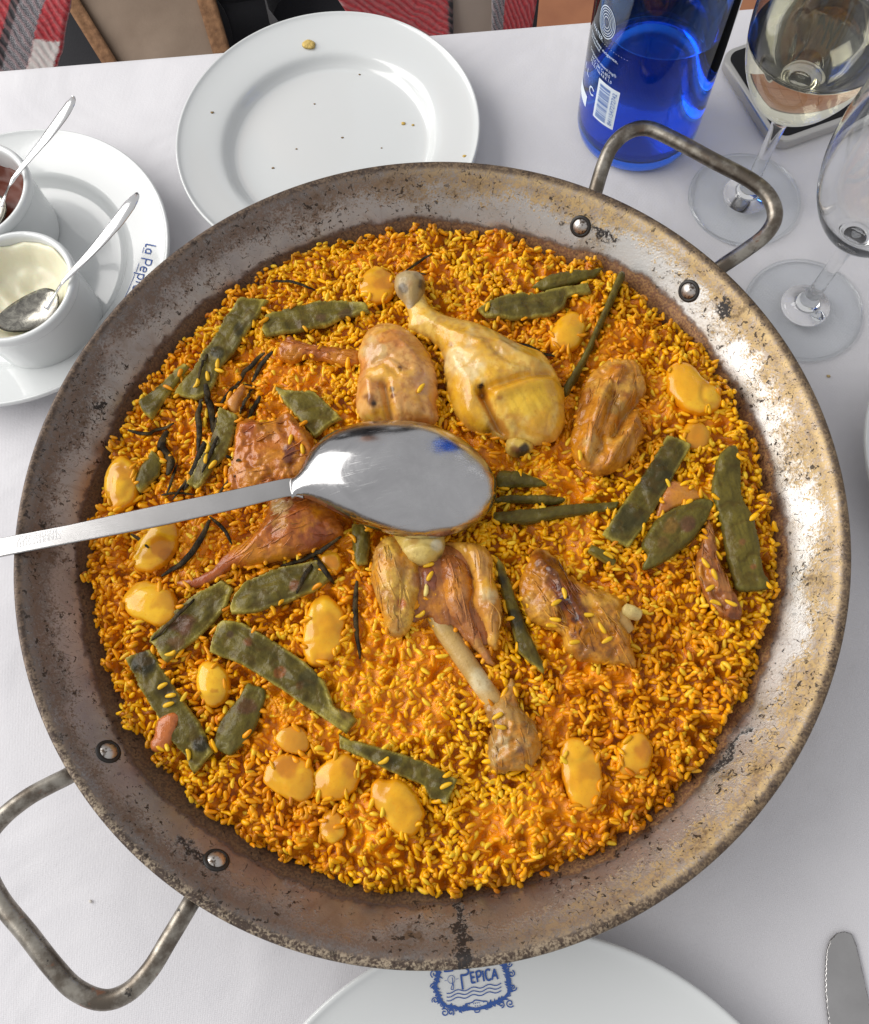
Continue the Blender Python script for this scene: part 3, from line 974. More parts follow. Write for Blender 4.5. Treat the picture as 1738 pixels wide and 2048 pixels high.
piece('joint', [(790, 1074), (826, 1064), (884, 1068), (891, 1100), (880, 1125), (850, 1140), (815, 1130), (800, 1105)], 0.0150, M_BONE, (0.72, 0.54, 0.17), zoff=0.004, res=0.0010, parent=leg,
      ridges=[([(815, 1095), (850, 1088), (880, 1095)], -0.0020, 6), ([(822, 1118), (850, 1122)], 0.0015, 7)], alt=(0.70, 0.45, 0.03), spots=[(872, 1090, 14, (0.74, 0.68, 0.46), 0.9), (880, 1118, 9, CHAR, 0.95), (830, 1080, 14, (0.45, 0.20, 0.03), 0.6)])
piece('meat', [(838, 1140), (868, 1130), (884, 1140), (884, 1190), (874, 1225), (862, 1226), (846, 1205)], 0.009, M_MEAT, (0.30, 0.10, 0.05), zoff=0.000, res=0.0010, parent=leg, alt=(0.20, 0.06, 0.03), fibre=((5, 100), 4.0, 0.0008),
      spots=[(878, 1180, 9, (0.06, 0.025, 0.015), 0.9), (868, 1220, 10, (0.42, 0.08, 0.03), 0.8)])


def bone(name, pts, radii, parent, base, spots=()):
    P = np.array([at(u, v, z) for u, v, z in pts]); P = catmull(P, 5)
    rr = np.interp(np.linspace(0, 1, len(P)), np.linspace(0, 1, len(radii)), radii)
    v, f = tube_data(P, rr, 14)
    v = np.array(v)
    v[:, 2] += 0.0006 * (fbm(v[:, 0] * 150, v[:, 1] * 150, 4, 3) - 0.5)
    return mesh(name, v, f, M_BONE, parent, cols=colours(v, np.ones(len(v)), base, spots=spots, alt=(0.55, 0.36, 0.14), alt_s=90, seed=12))


bone('bone', [(868, 1222, .026), (892, 1262, .027), (918, 1302, .027), (945, 1342, .027), (972, 1382, .027), (998, 1418, .026)], [0.0062, 0.0066, 0.0062, 0.0058, 0.0058, 0.0066], leg, (0.52, 0.33, 0.09),
     spots=[(960, 1360, 30, (0.66, 0.56, 0.34), 0.8), (885, 1250, 24, (0.42, 0.28, 0.10), 0.8)])
piece('ankle', [(1010, 1372), (1027, 1361), (1032, 1385), (1041, 1412), (1071, 1448), (1083, 1482), (1080, 1517), (1052, 1539), (1004, 1546), (976, 1533), (976, 1489), (982, 1457), (968, 1420), (978, 1404), (998, 1402)],
      0.0125, M_MEAT, (0.50, 0.31, 0.10), zoff=0.001, res=0.0010, parent=leg, namp=0.0016, nscale=130, fibre=((20, 100), 4.0, 0.0012), third=(0.16, 0.06, 0.02), strands=50, jit=0.0014, crease=0.0010, alt=(0.42, 0.20, 0.03),
      ridges=[([(1000, 1520), (1030, 1500), (1060, 1490)], 0.0016, 8), ([(990, 1500), (1030, 1480)], -0.0016, 5)],
      spots=[(1005, 1490, 22, (0.58, 0.45, 0.22), 0.8), (1040, 1500, 14, (0.20, 0.09, 0.05), 0.8), (1000, 1532, 18, (0.14, 0.06, 0.03), 0.8), (985, 1545, 14, (0.72, 0.5, 0.05), 0.8), (1030, 1390, 22, (0.62, 0.28, 0.03), 0.8)])

# --- meat pieces
m = piece('rabbit_shoulder', [(546, 1000), (575, 985), (625, 985), (665, 1020), (690, 1062), (677, 1084), (615, 1115), (553, 1130), (500, 1138), (470, 1140), (444, 1161), (398, 1180), (363, 1174), (357, 1164), (416, 1152), (460, 1110), (506, 1080), (538, 1040)],
          0.0155, M_MEAT, (0.54, 0.17, 0.022), zoff=0.002, res=0.0010, power=0.55, fibre=((100, -55), 6.0, 0.0009), third=(0.20, 0.035, 0.01), strands=110, jit=0.0010, crease=0.0008, alt=(0.36, 0.075, 0.015), alt_s=45,
          ridges=[([(545, 1045), (500, 1095), (440, 1150)], 0.0022, 10), ([(585, 1010), (580, 1060), (570, 1110)], 0.0012, 14)],
          spots=[(562, 1012, 24, (0.66, 0.44, 0.16), 0.9), (560, 1045, 18, (0.62, 0.34, 0.06), 0.7), (630, 1070, 40, (0.27, 0.06, 0.025), 0.7), (560, 1110, 34, (0.50, 0.20, 0.03), 0.6), (400, 1165, 34, (0.40, 0.085, 0.03), 0.8)])
tag(m, 'reddish roast meat with a long tapering tail, below the spoon handle', 'meat')
m = piece('rabbit_loin', [(479, 853), (514, 846), (540, 855), (577, 834), (603, 853), (628, 886), (640, 940), (610, 985), (540, 1000), (470, 990), (462, 960), (476, 900)], 0.0085, M_MEAT,
          (0.56, 0.215, 0.020), zoff=0.0015, res=0.0010, power=0.35, namp=0.0028, nscale=130, third=(0.30, 0.06, 0.008), strands=70, sdir=(100, -40), jit=0.0016, crease=0.0016, cscale=90, alt=(0.50, 0.13, 0.01), alt_s=75,
          ridges=[([(484, 855), (514, 856), (530, 870)], 0.0030, 9), ([(580, 840), (600, 870), (622, 895)], 0.0040, 10), ([(545, 880), (560, 900)], -0.0015, 14)],
          spots=[(500, 856, 22, (0.40, 0.10, 0.03), 0.9), (590, 855, 20, (0.42, 0.11, 0.03), 0.8), (578, 900, 14, (0.13, 0.035, 0.03), 0.9), (575, 918, 12, (0.15, 0.04, 0.03), 0.8)])
tag(m, 'orange rice-crusted meat with curled edges above the spoon neck', 'meat')
m = piece('meat_strip', [(561, 724), (570, 693), (588, 679), (606, 696), (644, 706), (690, 706), (722, 712), (722, 742), (690, 742), (665, 737), (624, 728), (590, 736)], 0.0070, M_MEAT,
          (0.48, 0.145, 0.022), zoff=0.001, res=0.0010, fibre=((100, 15), 4.0, 0.0014), third=(0.20, 0.04, 0.012), strands=60, jit=0.0018, crease=0.0012, namp=0.0016, alt=(0.33, 0.08, 0.02), spots=[(620, 720, 18, (0.5, 0.2, 0.03), 0.6)])
tag(m, 'thin reddish strip of meat pointing at the chicken thigh', 'meat')
m = piece('rabbit_rib', [(1184, 751), (1216, 731), (1250, 730), (1272, 737), (1288, 786), (1272, 830), (1284, 877), (1248, 937), (1200, 960), (1153, 937), (1141, 905), (1145, 846), (1165, 786)], 0.0120, M_MEAT,
          (0.70, 0.36, 0.05), zoff=0.0015, res=0.0010, power=0.36, fibre=((-30, 100), 7.0, 0.0011), third=(0.26, 0.07, 0.008), strands=130, jit=0.0022, crease=0.0016, cscale=70, namp=0.0016, alt=(0.58, 0.20, 0.012), alt_s=60,
          ridges=[([(1236, 745), (1200, 800), (1185, 850), (1170, 920)], 0.0050, 13), ([(1280, 795), (1245, 838), (1228, 868)], -0.0070, 11), ([(1262, 860), (1228, 905), (1205, 945)], 0.0040, 11), ([(1222, 790), (1208, 850), (1195, 900)], -0.0030, 9)],
          spots=[(1235, 748, 26, (0.36, 0.10, 0.025), 0.9), (1205, 770, 14, (0.36, 0.13, 0.03), 0.6), (1238, 820, 20, (0.40, 0.27, 0.06), 0.7), (1190, 895, 26, (0.64, 0.43, 0.13), 0.7), (1262, 880, 22, (0.58, 0.24, 0.02), 0.7), (1160, 935, 18, (0.5, 0.2, 0.03), 0.7)])
tag(m, 'folded tan piece of rabbit meat right of the drumstick', 'meat')

roast = thing('roast_rabbit', 'meat piece with dark caramelised streak and small bones, right of the chicken leg', 'meat')
piece('meat', [(1051, 1135), (1062, 1105), (1088, 1104), (1118, 1131), (1144, 1161), (1182, 1180), (1234, 1198), (1245, 1217), (1236, 1240), (1258, 1290), (1268, 1338), (1227, 1330), (1174, 1330), (1137, 1314), (1114, 1269), (1066, 1247), (1044, 1210), (1038, 1172)],
      0.0150, M_MEAT, (0.70, 0.35, 0.04), zoff=0.001, res=0.0010, power=0.42, namp=0.0020, nscale=120, fibre=((60, 100), 6.0, 0.0013), third=(0.20, 0.045, 0.01), strands=140, parent=roast, jit=0.0022, crease=0.0016, cscale=80, alt=(0.52, 0.17, 0.012),
      ridges=[([(1075, 1115), (1110, 1150), (1140, 1200), (1165, 1260)], 0.0040, 12), ([(1122, 1215), (1128, 1260)], -0.0030, 8), ([(1185, 1200), (1225, 1230), (1245, 1300)], 0.0020, 12), ([(1170, 1190), (1200, 1240)], -0.0018, 8)],
      spots=[(1078, 1112, 18, (0.10, 0.03, 0.012), 0.9), (1170, 1300, 30, (0.20, 0.075, 0.03), 0.7), (1062, 1205, 26, (0.68, 0.40, 0.09), 0.7), (1225, 1260, 30, (0.46, 0.17, 0.03), 0.6), (1180, 1318, 20, (0.08, 0.035, 0.02), 0.7)],
      patches=[([(1082, 1120), (1112, 1150), (1128, 1175)], 28, (0.07, 0.018, 0.008), 0.97), ([(1128, 1175), (1150, 1225), (1172, 1275)], 28, (0.11, 0.018, 0.012), 0.97), ([(1172, 1275), (1205, 1300)], 22, (0.10, 0.03, 0.012), 0.8), ([(1112, 1155), (1140, 1215), (1160, 1255)], 9, (0.02, 0.009, 0.010), 0.9), ([(1190, 1262), (1215, 1290)], 14, (0.13, 0.03, 0.015), 0.8)])
bone('bone', [(1126, 1205, .0345), (1133, 1232, .0345), (1140, 1260, .0335), (1147, 1290, .031)], [0.0022, 0.0026, 0.0027, 0.0024], roast, (0.66, 0.40, 0.10))
bone('bone', [(1230, 1228, .034), (1243, 1240, .0345), (1256, 1262, .032)], [0.0040, 0.0045, 0.0040], roast, (0.58, 0.34, 0.10))
bone('bone', [(1248, 1218, .037), (1262, 1224, .037), (1277, 1230, .035)], [0.0036, 0.0042, 0.0036], roast, (0.74, 0.58, 0.22))
m = piece('rib_strip', [(1410, 1042), (1420, 1055), (1430, 1098), (1434, 1130), (1447, 1162), (1468, 1201), (1479, 1229), (1472, 1246), (1450, 1244), (1420, 1224), (1403, 1192), (1386, 1154), (1388, 1117), (1399, 1085)], 0.0085, M_MEAT,
          (0.46, 0.19, 0.045), zoff=0.001, res=0.0010, fibre=((25, 100), 4.0, 0.0012), third=(0.18, 0.045, 0.012), strands=60, jit=0.0012, crease=0.0010, alt=(0.36, 0.10, 0.02),
          ridges=[([(1392, 1125), (1400, 1165), (1425, 1210), (1460, 1238)], 0.0024, 6), ([(1408, 1140), (1425, 1180), (1450, 1215)], -0.0026, 6)],
          spots=[(1468, 1236, 16, (0.12, 0.035, 0.02), 0.85), (1398, 1145, 12, (0.60, 0.30, 0.04), 0.8), (1438, 1190, 12, (0.16, 0.05, 0.02), 0.8), (1400, 1094, 5, CHAR, 1)])
tag(m, 'narrow browned rib of meat beside the rightmost green bean', 'meat')
m = piece('meat_shred', [(1338, 968), (1385, 985), (1402, 1003), (1345, 1024), (1308, 1045), (1316, 1000)], 0.0045, M_MEAT, (0.52, 0.22, 0.05), zoff=0.0005, fibre=((100, 20), 5.0, 0.0010), alt=(0.46, 0.15, 0.03))
tag(m, 'flat fibrous shred of meat between two green beans on the right', 'meat')
m = piece('tomato_shred', [(352, 1424), (364, 1437), (353, 1474), (338, 1499), (311, 1504), (304, 1488), (313, 1470), (319, 1440)], 0.0042, M_MEAT, (0.52, 0.15, 0.035), zoff=0.0045, namp=0.0012, nscale=180, alt=(0.58, 0.22, 0.03))
tag(m, 'pinkish shred of tomato lying across the lower left green bean', 'tomato')
m = piece('meat_shred', [(456, 808), (476, 790), (490, 774), (499, 788), (488, 812), (477, 833), (464, 826)], 0.0055, M_MEAT, (0.56, 0.25, 0.05), zoff=0.002, alt=(0.50, 0.18, 0.03))
tag(m, 'small tan scrap of meat framed by rosemary needles', 'meat')

# --- flat green beans
OLIVE = (0.150, 0.116, 0.018)
OL2 = (0.072, 0.054, 0.012)
LIP = (0.44, 0.35, 0.060)
PODG = 'green bean pieces in the paella'
PODS = [
    ([(488, 602), (515, 606), (542, 609), (523, 643), (498, 676), (480, 705), (449, 742), (440, 765), (424, 795), (400, 808), (353, 798), (375, 770), (393, 748), (409, 720), (434, 684), (453, 647)], 'long wide green bean slanting along the upper left edge of the rice', 0.0024, [(500, 640, 20, (0.22, 0.19, 0.07), 0.7), (470, 690, 20, (0.20, 0.18, 0.06), 0.6), (435, 705, 16, (0.02, 0.02, 0.012), 0.8), (480, 660, 15, (0.025, 0.025, 0.015), 0.7)]),
    ([(283, 813), (330, 775), (376, 734), (385, 741), (353, 785), (333, 813), (310, 848), (291, 829)], 'short dark green bean against the left wall of the pan', 0.0030, []),
    ([(528, 672), (537, 641), (592, 623), (636, 615), (686, 612), (735, 617), (744, 637), (696, 646), (655, 662), (609, 671), (537, 684)], 'curved green bean with brown seed marks above the thin meat strip', 0.0026, [(640, 635, 16, (0.13, 0.07, 0.035), 0.8), (690, 628, 16, (0.14, 0.075, 0.035), 0.8), (600, 650, 12, (0.12, 0.07, 0.03), 0.7)]),
    ([(549, 778), (580, 790), (632, 792), (660, 818), (690, 846), (670, 856), (632, 882), (612, 860), (571, 813)], 'smooth green bean whose end slips under the far left of the spoon bowl', 0.0026, []),
    ([(444, 821), (482, 839), (476, 879), (461, 916), (434, 943), (403, 986), (378, 974), (399, 941), (420, 903), (436, 868)], 'dark green bean among rosemary, running down to the spoon handle', 0.0026, []),
    ([(314, 905), (330, 925), (326, 957), (304, 978), (289, 994), (274, 978), (283, 955), (300, 926)], 'small green bean beside the leftmost lima bean above the spoon handle', 0.0034, []),
    ([(1061, 579), (1096, 560), (1127, 551), (1179, 550), (1207, 540), (1189, 562), (1137, 579), (1098, 589), (1080, 587)], 'slim pointed green bean, farthest back at the upper right', 0.0038, []),
    ([(953, 628), (982, 612), (1003, 600), (1086, 593), (1130, 584), (1175, 574), (1182, 597), (1134, 604), (1127, 624), (1096, 643), (1019, 649), (972, 643)], 'broad dark green bean directly behind the drumstick', 0.0028, []),
    ([(1233, 560), (1249, 559), (1227, 608), (1196, 676), (1175, 724), (1133, 800), (1122, 786), (1152, 738), (1180, 680), (1208, 616)], 'thin round green bean like a stick right of the drumstick', 0.0056, []),
    ([(1330, 876), (1379, 897), (1356, 937), (1330, 984), (1302, 1033), (1253, 1102), (1197, 1078), (1243, 1012), (1290, 945)], 'straight dark green bean strip with pale edges lying diagonally on the right', 0.0024, [(1310, 960, 50, (0.030, 0.028, 0.012), 0.7), (1260, 1040, 40, (0.032, 0.030, 0.012), 0.7)]),
    ([(1401, 1004), (1421, 1013), (1412, 1040), (1390, 1074), (1360, 1104), (1326, 1128), (1287, 1145), (1281, 1138), (1289, 1115), (1279, 1096), (1294, 1066), (1311, 1042), (1347, 1020), (1377, 1009)], 'oval shiny green bean end with a brown hollow on the right', 0.0058, [(1378, 1045, 20, (0.14, 0.06, 0.03), 0.9), (1340, 1050, 18, (0.28, 0.13, 0.03), 0.6), (1330, 1085, 14, (0.20, 0.10, 0.03), 0.6)]),
    ([(1455, 898), (1471, 904), (1476, 947), (1478, 999), (1502, 1044), (1511, 1087), (1521, 1141), (1534, 1175), (1517, 1184), (1470, 1186), (1461, 1160), (1446, 1108), (1433, 1044), (1420, 1003), (1418, 973), (1425, 947), (1431, 919)], 'rightmost green bean, long and wrinkled beside the bright pan wall', 0.0042, [(1485, 1085, 9, (0.22, 0.09, 0.03), 0.8), (1507, 1133, 8, (0.24, 0.09, 0.03), 0.8), (1470, 1150, 20, (0.20, 0.13, 0.03), 0.6)]),
    ([(998, 950), (1044, 952), (1089, 972), (1083, 980), (1027, 981), (995, 980)], 'uppermost of the green bean bits by the spoon tip', 0.0040, []),
    ([(981, 1004), (1012, 995), (1070, 996), (1122, 998), (1126, 1008), (1097, 1015), (1048, 1010), (990, 1010)], 'wrinkled middle one of the green beans by the spoon tip', 0.0040, []),
    ([(985, 1029), (1064, 1023), (1150, 1013), (1236, 1006), (1230, 1024), (1170, 1035), (1110, 1044), (1056, 1054), (987, 1049)], 'long lowest one of the green beans by the spoon tip', 0.0036, []),
    ([(1180, 1094), (1206, 1107), (1231, 1124), (1226, 1142), (1197, 1124), (1170, 1109)], 'short green bean stub under the lower end of the diagonal strip', 0.0034, []),
    ([(989, 1112), (1009, 1134), (1033, 1204), (1061, 1277), (1089, 1334), (1087, 1352), (1058, 1328), (1036, 1308), (1014, 1226), (995, 1166)], 'narrow blackened green bean along the right side of the chicken leg', 0.0034, [(1000, 1160, 24, (0.018, 0.016, 0.010), 0.9), (1030, 1240, 26, (0.022, 0.02, 0.012), 0.8)]),
    ([(706, 1050), (743, 1055), (742, 1095), (739, 1134), (716, 1138), (707, 1109)], 'green bean sticking out below the spoon bowl', 0.0034, []),
    ([(450, 1164), (472, 1180), (460, 1217), (404, 1279), (354, 1317), (338, 1330), (318, 1296), (300, 1285), (354, 1226), (398, 1192)], 'green bean with purplish brown blotch below the tapering meat', 0.0026, [(365, 1245, 34, (0.12, 0.045, 0.028), 0.85), (350, 1285, 22, (0.15, 0.06, 0.03), 0.6), (420, 1210, 18, (0.13, 0.10, 0.035), 0.6)]),
    ([(478, 1189), (500, 1165), (553, 1143), (640, 1124), (655, 1140), (668, 1164), (630, 1188), (584, 1208), (516, 1230), (469, 1233), (466, 1217)], 'wrinkled grey green bean crossed by burnt rosemary below the spoon', 0.0030, [(590, 1170, 14, (0.22, 0.07, 0.03), 0.85), (520, 1195, 26, (0.14, 0.12, 0.05), 0.5)]),
    ([(441, 1250), (450, 1242), (491, 1248), (553, 1285), (615, 1326), (652, 1363), (674, 1416), (705, 1425), (718, 1441), (696, 1469), (646, 1435), (568, 1382), (491, 1332), (424, 1307)], 'largest green bean, long with reddish seed bumps, lower left of centre', 0.0030, [(460, 1268, 10, (0.09, 0.05, 0.03), 0.8), (496, 1285, 11, (0.20, 0.075, 0.03), 0.9), (560, 1345, 12, (0.26, 0.085, 0.02), 0.95), (600, 1370, 10, (0.2, 0.08, 0.02), 0.7), (620, 1360, 30, (0.025, 0.025, 0.016), 0.6), (690, 1420, 20, (0.12, 0.05, 0.025), 0.7)]),
    ([(257, 1317), (309, 1299), (334, 1339), (361, 1385), (406, 1447), (433, 1505), (392, 1549), (373, 1509), (344, 1478), (319, 1431), (288, 1381), (268, 1340)], 'green bean with charred ends nearest the lower left pan wall', 0.0030, [(285, 1330, 30, (0.018, 0.018, 0.014), 0.9), (405, 1490, 22, (0.014, 0.014, 0.012), 0.9), (330, 1380, 24, (0.05, 0.038, 0.025), 0.6)]),
    ([(500, 1368), (514, 1372), (537, 1385), (527, 1426), (506, 1472), (479, 1501), (462, 1511), (433, 1493), (440, 1460), (458, 1426), (485, 1395)], 'pale oval green bean end with brown centre at lower left', 0.0040, [(495, 1410, 24, (0.11, 0.045, 0.022), 0.85), (455, 1480, 24, (0.20, 0.17, 0.05), 0.7)]),
    ([(681, 1467), (699, 1478), (764, 1495), (850, 1522), (916, 1557), (895, 1609), (861, 1595), (850, 1571), (781, 1543), (730, 1516), (682, 1498)], 'green bean lying nearest the front of the pan', 0.0030, [(790, 1520, 22, (0.05, 0.045, 0.015), 0.6), (870, 1560, 20, (0.10, 0.085, 0.025), 0.6)]),
]
for k, (out, lab, T, sp) in enumerate(PODS):
    thin = T > 0.005
    q = np.array(out, float); q = q - q.mean(0)
    ax = np.linalg.svd(q, full_matrices=False)[2][0]
    bumps = []
    c0 = np.array(out, float).mean(0); ext = np.abs(q @ ax).max()
    if T < 0.0032 and ext > 50:                      # seeds swelling the pod
        for e in np.arange(-0.66, 0.7, 0.33):
            pp = c0 + ax * ext * (e + 0.04 * (k % 3))
            bumps.append(([tuple(pp - 1), tuple(pp + 1)], 0.0013, 11))
    o = piece('green_bean', out, T * 1.25, M_POD, OLIVE, zoff=0.0014 if not thin else 0.0008, below=0.5, power=0.20 if T < 0.0032 else 0.36, res=0.0008, namp=0.0004, nscale=150, zq=0.75, drape=0.40, edge_lip=0.0009 if T < 0.0032 else 0,
              edge=LIP if T < 0.0036 else (0.17, 0.145, 0.03), alt=OL2, alt_s=60, altk=0.55, spots=sp, seed=100 + k, soft=thin or T > 0.0039, jit=0.0004, fibre=(tuple(ax), 5.0, 0.0003), crease=0.0004, cscale=90, ridges=bumps, heap=0.10)
    tag(o, lab, 'green bean', PODG)


# --- lima beans
def kidney(u, v, a, b, deg, dent=0.0):
    pts = []
    th = math.radians(deg)
    for k in range(16):
        q = 2 * math.pi * k / 16
        x = a * math.cos(q); y = b * math.sin(q)
        if dent and y > 0:
            y -= dent * b * math.exp(-(x / (0.45 * a)) ** 2)
        x *= 1 + 0.05 * math.sin(3 * q)
        pts.append((u + x * math.cos(th) - y * math.sin(th), v + x * math.sin(th) + y * math.cos(th)))
    return pts


LIMA = [
    (1380, 788, 64, 44, 222, 0.32, 0.0080, 'big clean yellow lima bean near the upper right pan wall', []),
    (1133, 676, 44, 33, 120, 0.1, 0.0085, 'yellow lima bean between the drumstick and the stick-like green bean', [(1120, 700, 24, (0.5, 0.16, 0.01), 0.7)]),
    (757, 582, 38, 37, 100, 0.0, 0.0060, 'saucy lima bean behind the drumstick knuckle', [(770, 560, 24, (0.55, 0.18, 0.01), 0.8)]),
    (254, 975, 56, 34, 96, 0.0, 0.0090, 'leftmost lima bean, touching the spoon handle from above', [(250, 945, 24, (0.5, 0.18, 0.015), 0.7)]),
    (320, 1098, 62, 38, 126, 0.12, 0.0085, 'blistered lima bean just below the spoon handle at the left', [(320, 1090, 26, (0.55, 0.19, 0.012), 0.9), (330, 1108, 14, (0.4, 0.12, 0.01), 0.7)]),
    (309, 1212, 56, 46, 20, 0.22, 0.0080, 'wide cracked lima bean at the far left below the meat tail', [(330, 1200, 30, (0.58, 0.22, 0.015), 0.6)]),
    (650, 1266, 74, 44, 98, 0.12, 0.0090, 'largest yellow lima bean, creased, left of the chicken leg', [(650, 1320, 30, (0.6, 0.22, 0.012), 0.7), (625, 1260, 18, (0.6, 0.24, 0.014), 0.6)]),
    (432, 1369, 48, 34, 82, 0.0, 0.0080, 'lima bean with two dots under the largest green bean', [(425, 1382, 5, (0.6, 0.25, 0.01), 0.9), (434, 1382, 5, (0.6, 0.25, 0.01), 0.9)]),
    (585, 1556, 54, 47, 30, 0.15, 0.0065, 'orange glazed lima bean, left one of the front pair', [(575, 1535, 30, (0.5, 0.15, 0.012), 0.8), (600, 1570, 40, (0.62, 0.25, 0.012), 0.6)]),
    (676, 1556, 54, 44, 140, 0.1, 0.0070, 'glossy lima bean, right one of the front pair', [(700, 1540, 26, (0.5, 0.15, 0.012), 0.7)]),
    (797, 1612, 66, 46, 52, 0.28, 0.0092, 'plump kidney-shaped lima bean below the frontmost green bean', []),
    (590, 1480, 36, 28, 20, 0.0, 0.0045, 'sauce-covered lima bean behind the front pair', [(590, 1480, 50, (0.55, 0.19, 0.015), 0.7)]),
    (667, 1652, 28, 36, 0, 0.0, 0.0045, 'small sauce-covered lima bean nearest the front', [(660, 1640, 30, (0.55, 0.19, 0.015), 0.7)]),
    (1160, 1548, 76, 42, 78, 0.1, 0.0060, 'long flat lima bean right of the chicken ankle', [(1180, 1540, 30, (0.6, 0.24, 0.012), 0.7)]),
    (1265, 1510, 46, 36, 110, 0.0, 0.0065, 'round lima bean near the lower right edge of the rice', [(1290, 1500, 26, (0.55, 0.17, 0.01), 0.8)]),
    (1386, 878, 30, 28, 0, 0.0, 0.0050, 'half-hidden lima bean behind the diagonal green strip', [(1386, 878, 40, (0.58, 0.22, 0.012), 0.7)]),
    (666, 1130, 26, 22, 80, 0.0, 0.0055, 'little orange lima bean at the tip of the grey green bean', [(660, 1125, 20, (0.5, 0.15, 0.012), 0.8)]),
]
for k, (u, v, a, b, dg, dent, T, lab, sp) in enumerate(LIMA):
    o = piece('lima_bean', kidney(u, v, a, b, dg, dent), T * 0.92, M_LIMA, (0.86, 0.48, 0.020), zoff=-0.0003, below=0.8, power=0.40, res=0.0009, namp=0.0008, nscale=60, jit=0.0010, crease=0.0007, cscale=30, heap=0.22,
              alt=(0.80, 0.34, 0.006), alt_s=55, altk=0.7, spots=sp, seed=200 + k, edge=(0.76, 0.27, 0.004))
    tag(o, lab, 'lima bean', 'lima beans in the paella')

# --- rosemary needles
NEED = [
    ([(541, 564), (574, 562), (603, 569), (631, 581)], 3.6, 'rosemary needle lying farthest back at the upper left'),
    ([(864, 507), (838, 524), (810, 542)], 3.6, 'longer half of the bent rosemary needle behind the knuckle'),
    ([(810, 543), (830, 546), (852, 548)], 3.2, 'shorter half of the bent rosemary needle behind the knuckle'),
    ([(1026, 688), (1055, 692), (1082, 706), (1109, 713)], 5.0, 'rosemary needle lying against the drumstick'),
    ([(529, 706), (500, 733), (471, 770)], 6.0, 'upper one of two parallel rosemary needles at the left'),
    ([(545, 703), (523, 729), (504, 764)], 6.0, 'lower one of two parallel rosemary needles at the left'),
    ([(511, 773), (475, 773), (455, 788), (432, 821)], 4.5, 'curved rosemary needle around the tan meat scrap'),
    ([(506, 779), (490, 800), (480, 828)], 4.0, 'rosemary needle right of the tan meat scrap'),
    ([(411, 767), (415, 792), (424, 829), (426, 866)], 8.0, 'thick burnt rosemary needle on the long upper left bean'),
    ([(405, 800), (396, 830), (399, 860), (395, 902)], 7.0, 'split rosemary needle below the thick burnt one'),
    ([(256, 860), (287, 867), (324, 858), (348, 846)], 4.5, 'rosemary needle bridging to the left pan wall'),
    ([(335, 862), (322, 891), (341, 924), (335, 950)], 10.0, 'broad charred rosemary leaf above the leftmost lima bean'),
    ([(410, 880), (399, 912), (382, 953), (366, 980)], 8.0, 'charred rosemary needle along the dark green bean'),
    ([(322, 990), (350, 986), (388, 989)], 3.0, 'thin rosemary twig just above the spoon handle'),
    ([(419, 1040), (398, 1084), (366, 1124), (323, 1152)], 7.0, 'long rosemary needle right of the blistered lima bean'),
    ([(419, 1033), (447, 1058), (464, 1088)], 4.0, 'curled rosemary needle just under the spoon handle'),
    ([(262, 1068), (280, 1080), (297, 1096)], 3.6, 'small rosemary needle left of the blistered lima bean'),
    ([(682, 1073), (640, 1102), (600, 1121), (562, 1131)], 5.0, 'burnt rosemary needle along the edge of the reddish meat'),
    ([(627, 1110), (646, 1136), (668, 1168)], 5.5, 'burnt rosemary needle at the end of the grey green bean'),
    ([(629, 1122), (609, 1152), (593, 1187)], 5.0, 'burnt rosemary needle crossing the grey green bean'),
    ([(714, 1162), (711, 1200), (712, 1250), (720, 1318)], 5.5, 'upright rosemary needle left of the chicken leg'),
    ([(388, 1198), (345, 1240), (302, 1282)], 4.0, 'rosemary needle along the purplish green bean'),
    ([(562, 838), (548, 840), (532, 847)], 4.0, 'short rosemary bit above the crusted meat'),
    ([(436, 868), (424, 900), (404, 945)], 4.5, 'dry rosemary needle along the left edge of the dark green bean'),
    ([(452, 912), (465, 916), (480, 921)], 5.0, 'short rosemary stub at the left corner of the crusted meat'),
    ([(354, 930), (345, 955), (333, 990)], 3.6, 'brown rosemary twig right of the small green bean'),
    ([(392, 935), (372, 962), (345, 1000)], 3.6, 'brown rosemary twig ending at the spoon handle'),
    ([(434, 835), (428, 872), (412, 905)], 5.0, 'rosemary needle tucked between two burnt ones above the handle'),
    ([(455, 1000), (440, 985), (470, 950)], 3.0, 'thin rosemary stem left of the crusted meat by the handle'),
    ([(418, 700), (402, 735), (395, 770)], 3.2, 'rosemary needle on the upper part of the long wide bean'),
    ([(520, 792), (508, 815), (497, 838)], 6.0, 'blackened rosemary bit between meat scrap and smooth green bean'),
]


def top_z(x, y):
    z = rice_z(x, y)
    for b, zt in PIECES:
        if b.poly[:, 0].min() - 1e-3 < x < b.poly[:, 0].max() + 1e-3 and b.poly[:, 1].min() - 1e-3 < y < b.poly[:, 1].max() + 1e-3:
            if inpoly(np.array([x]), np.array([y]), b.poly)[0]:
                i = np.argmin((b.v[:, 0] - x) ** 2 + (b.v[:, 1] - y) ** 2)
                z = max(z, zt[i])
    return float(z)


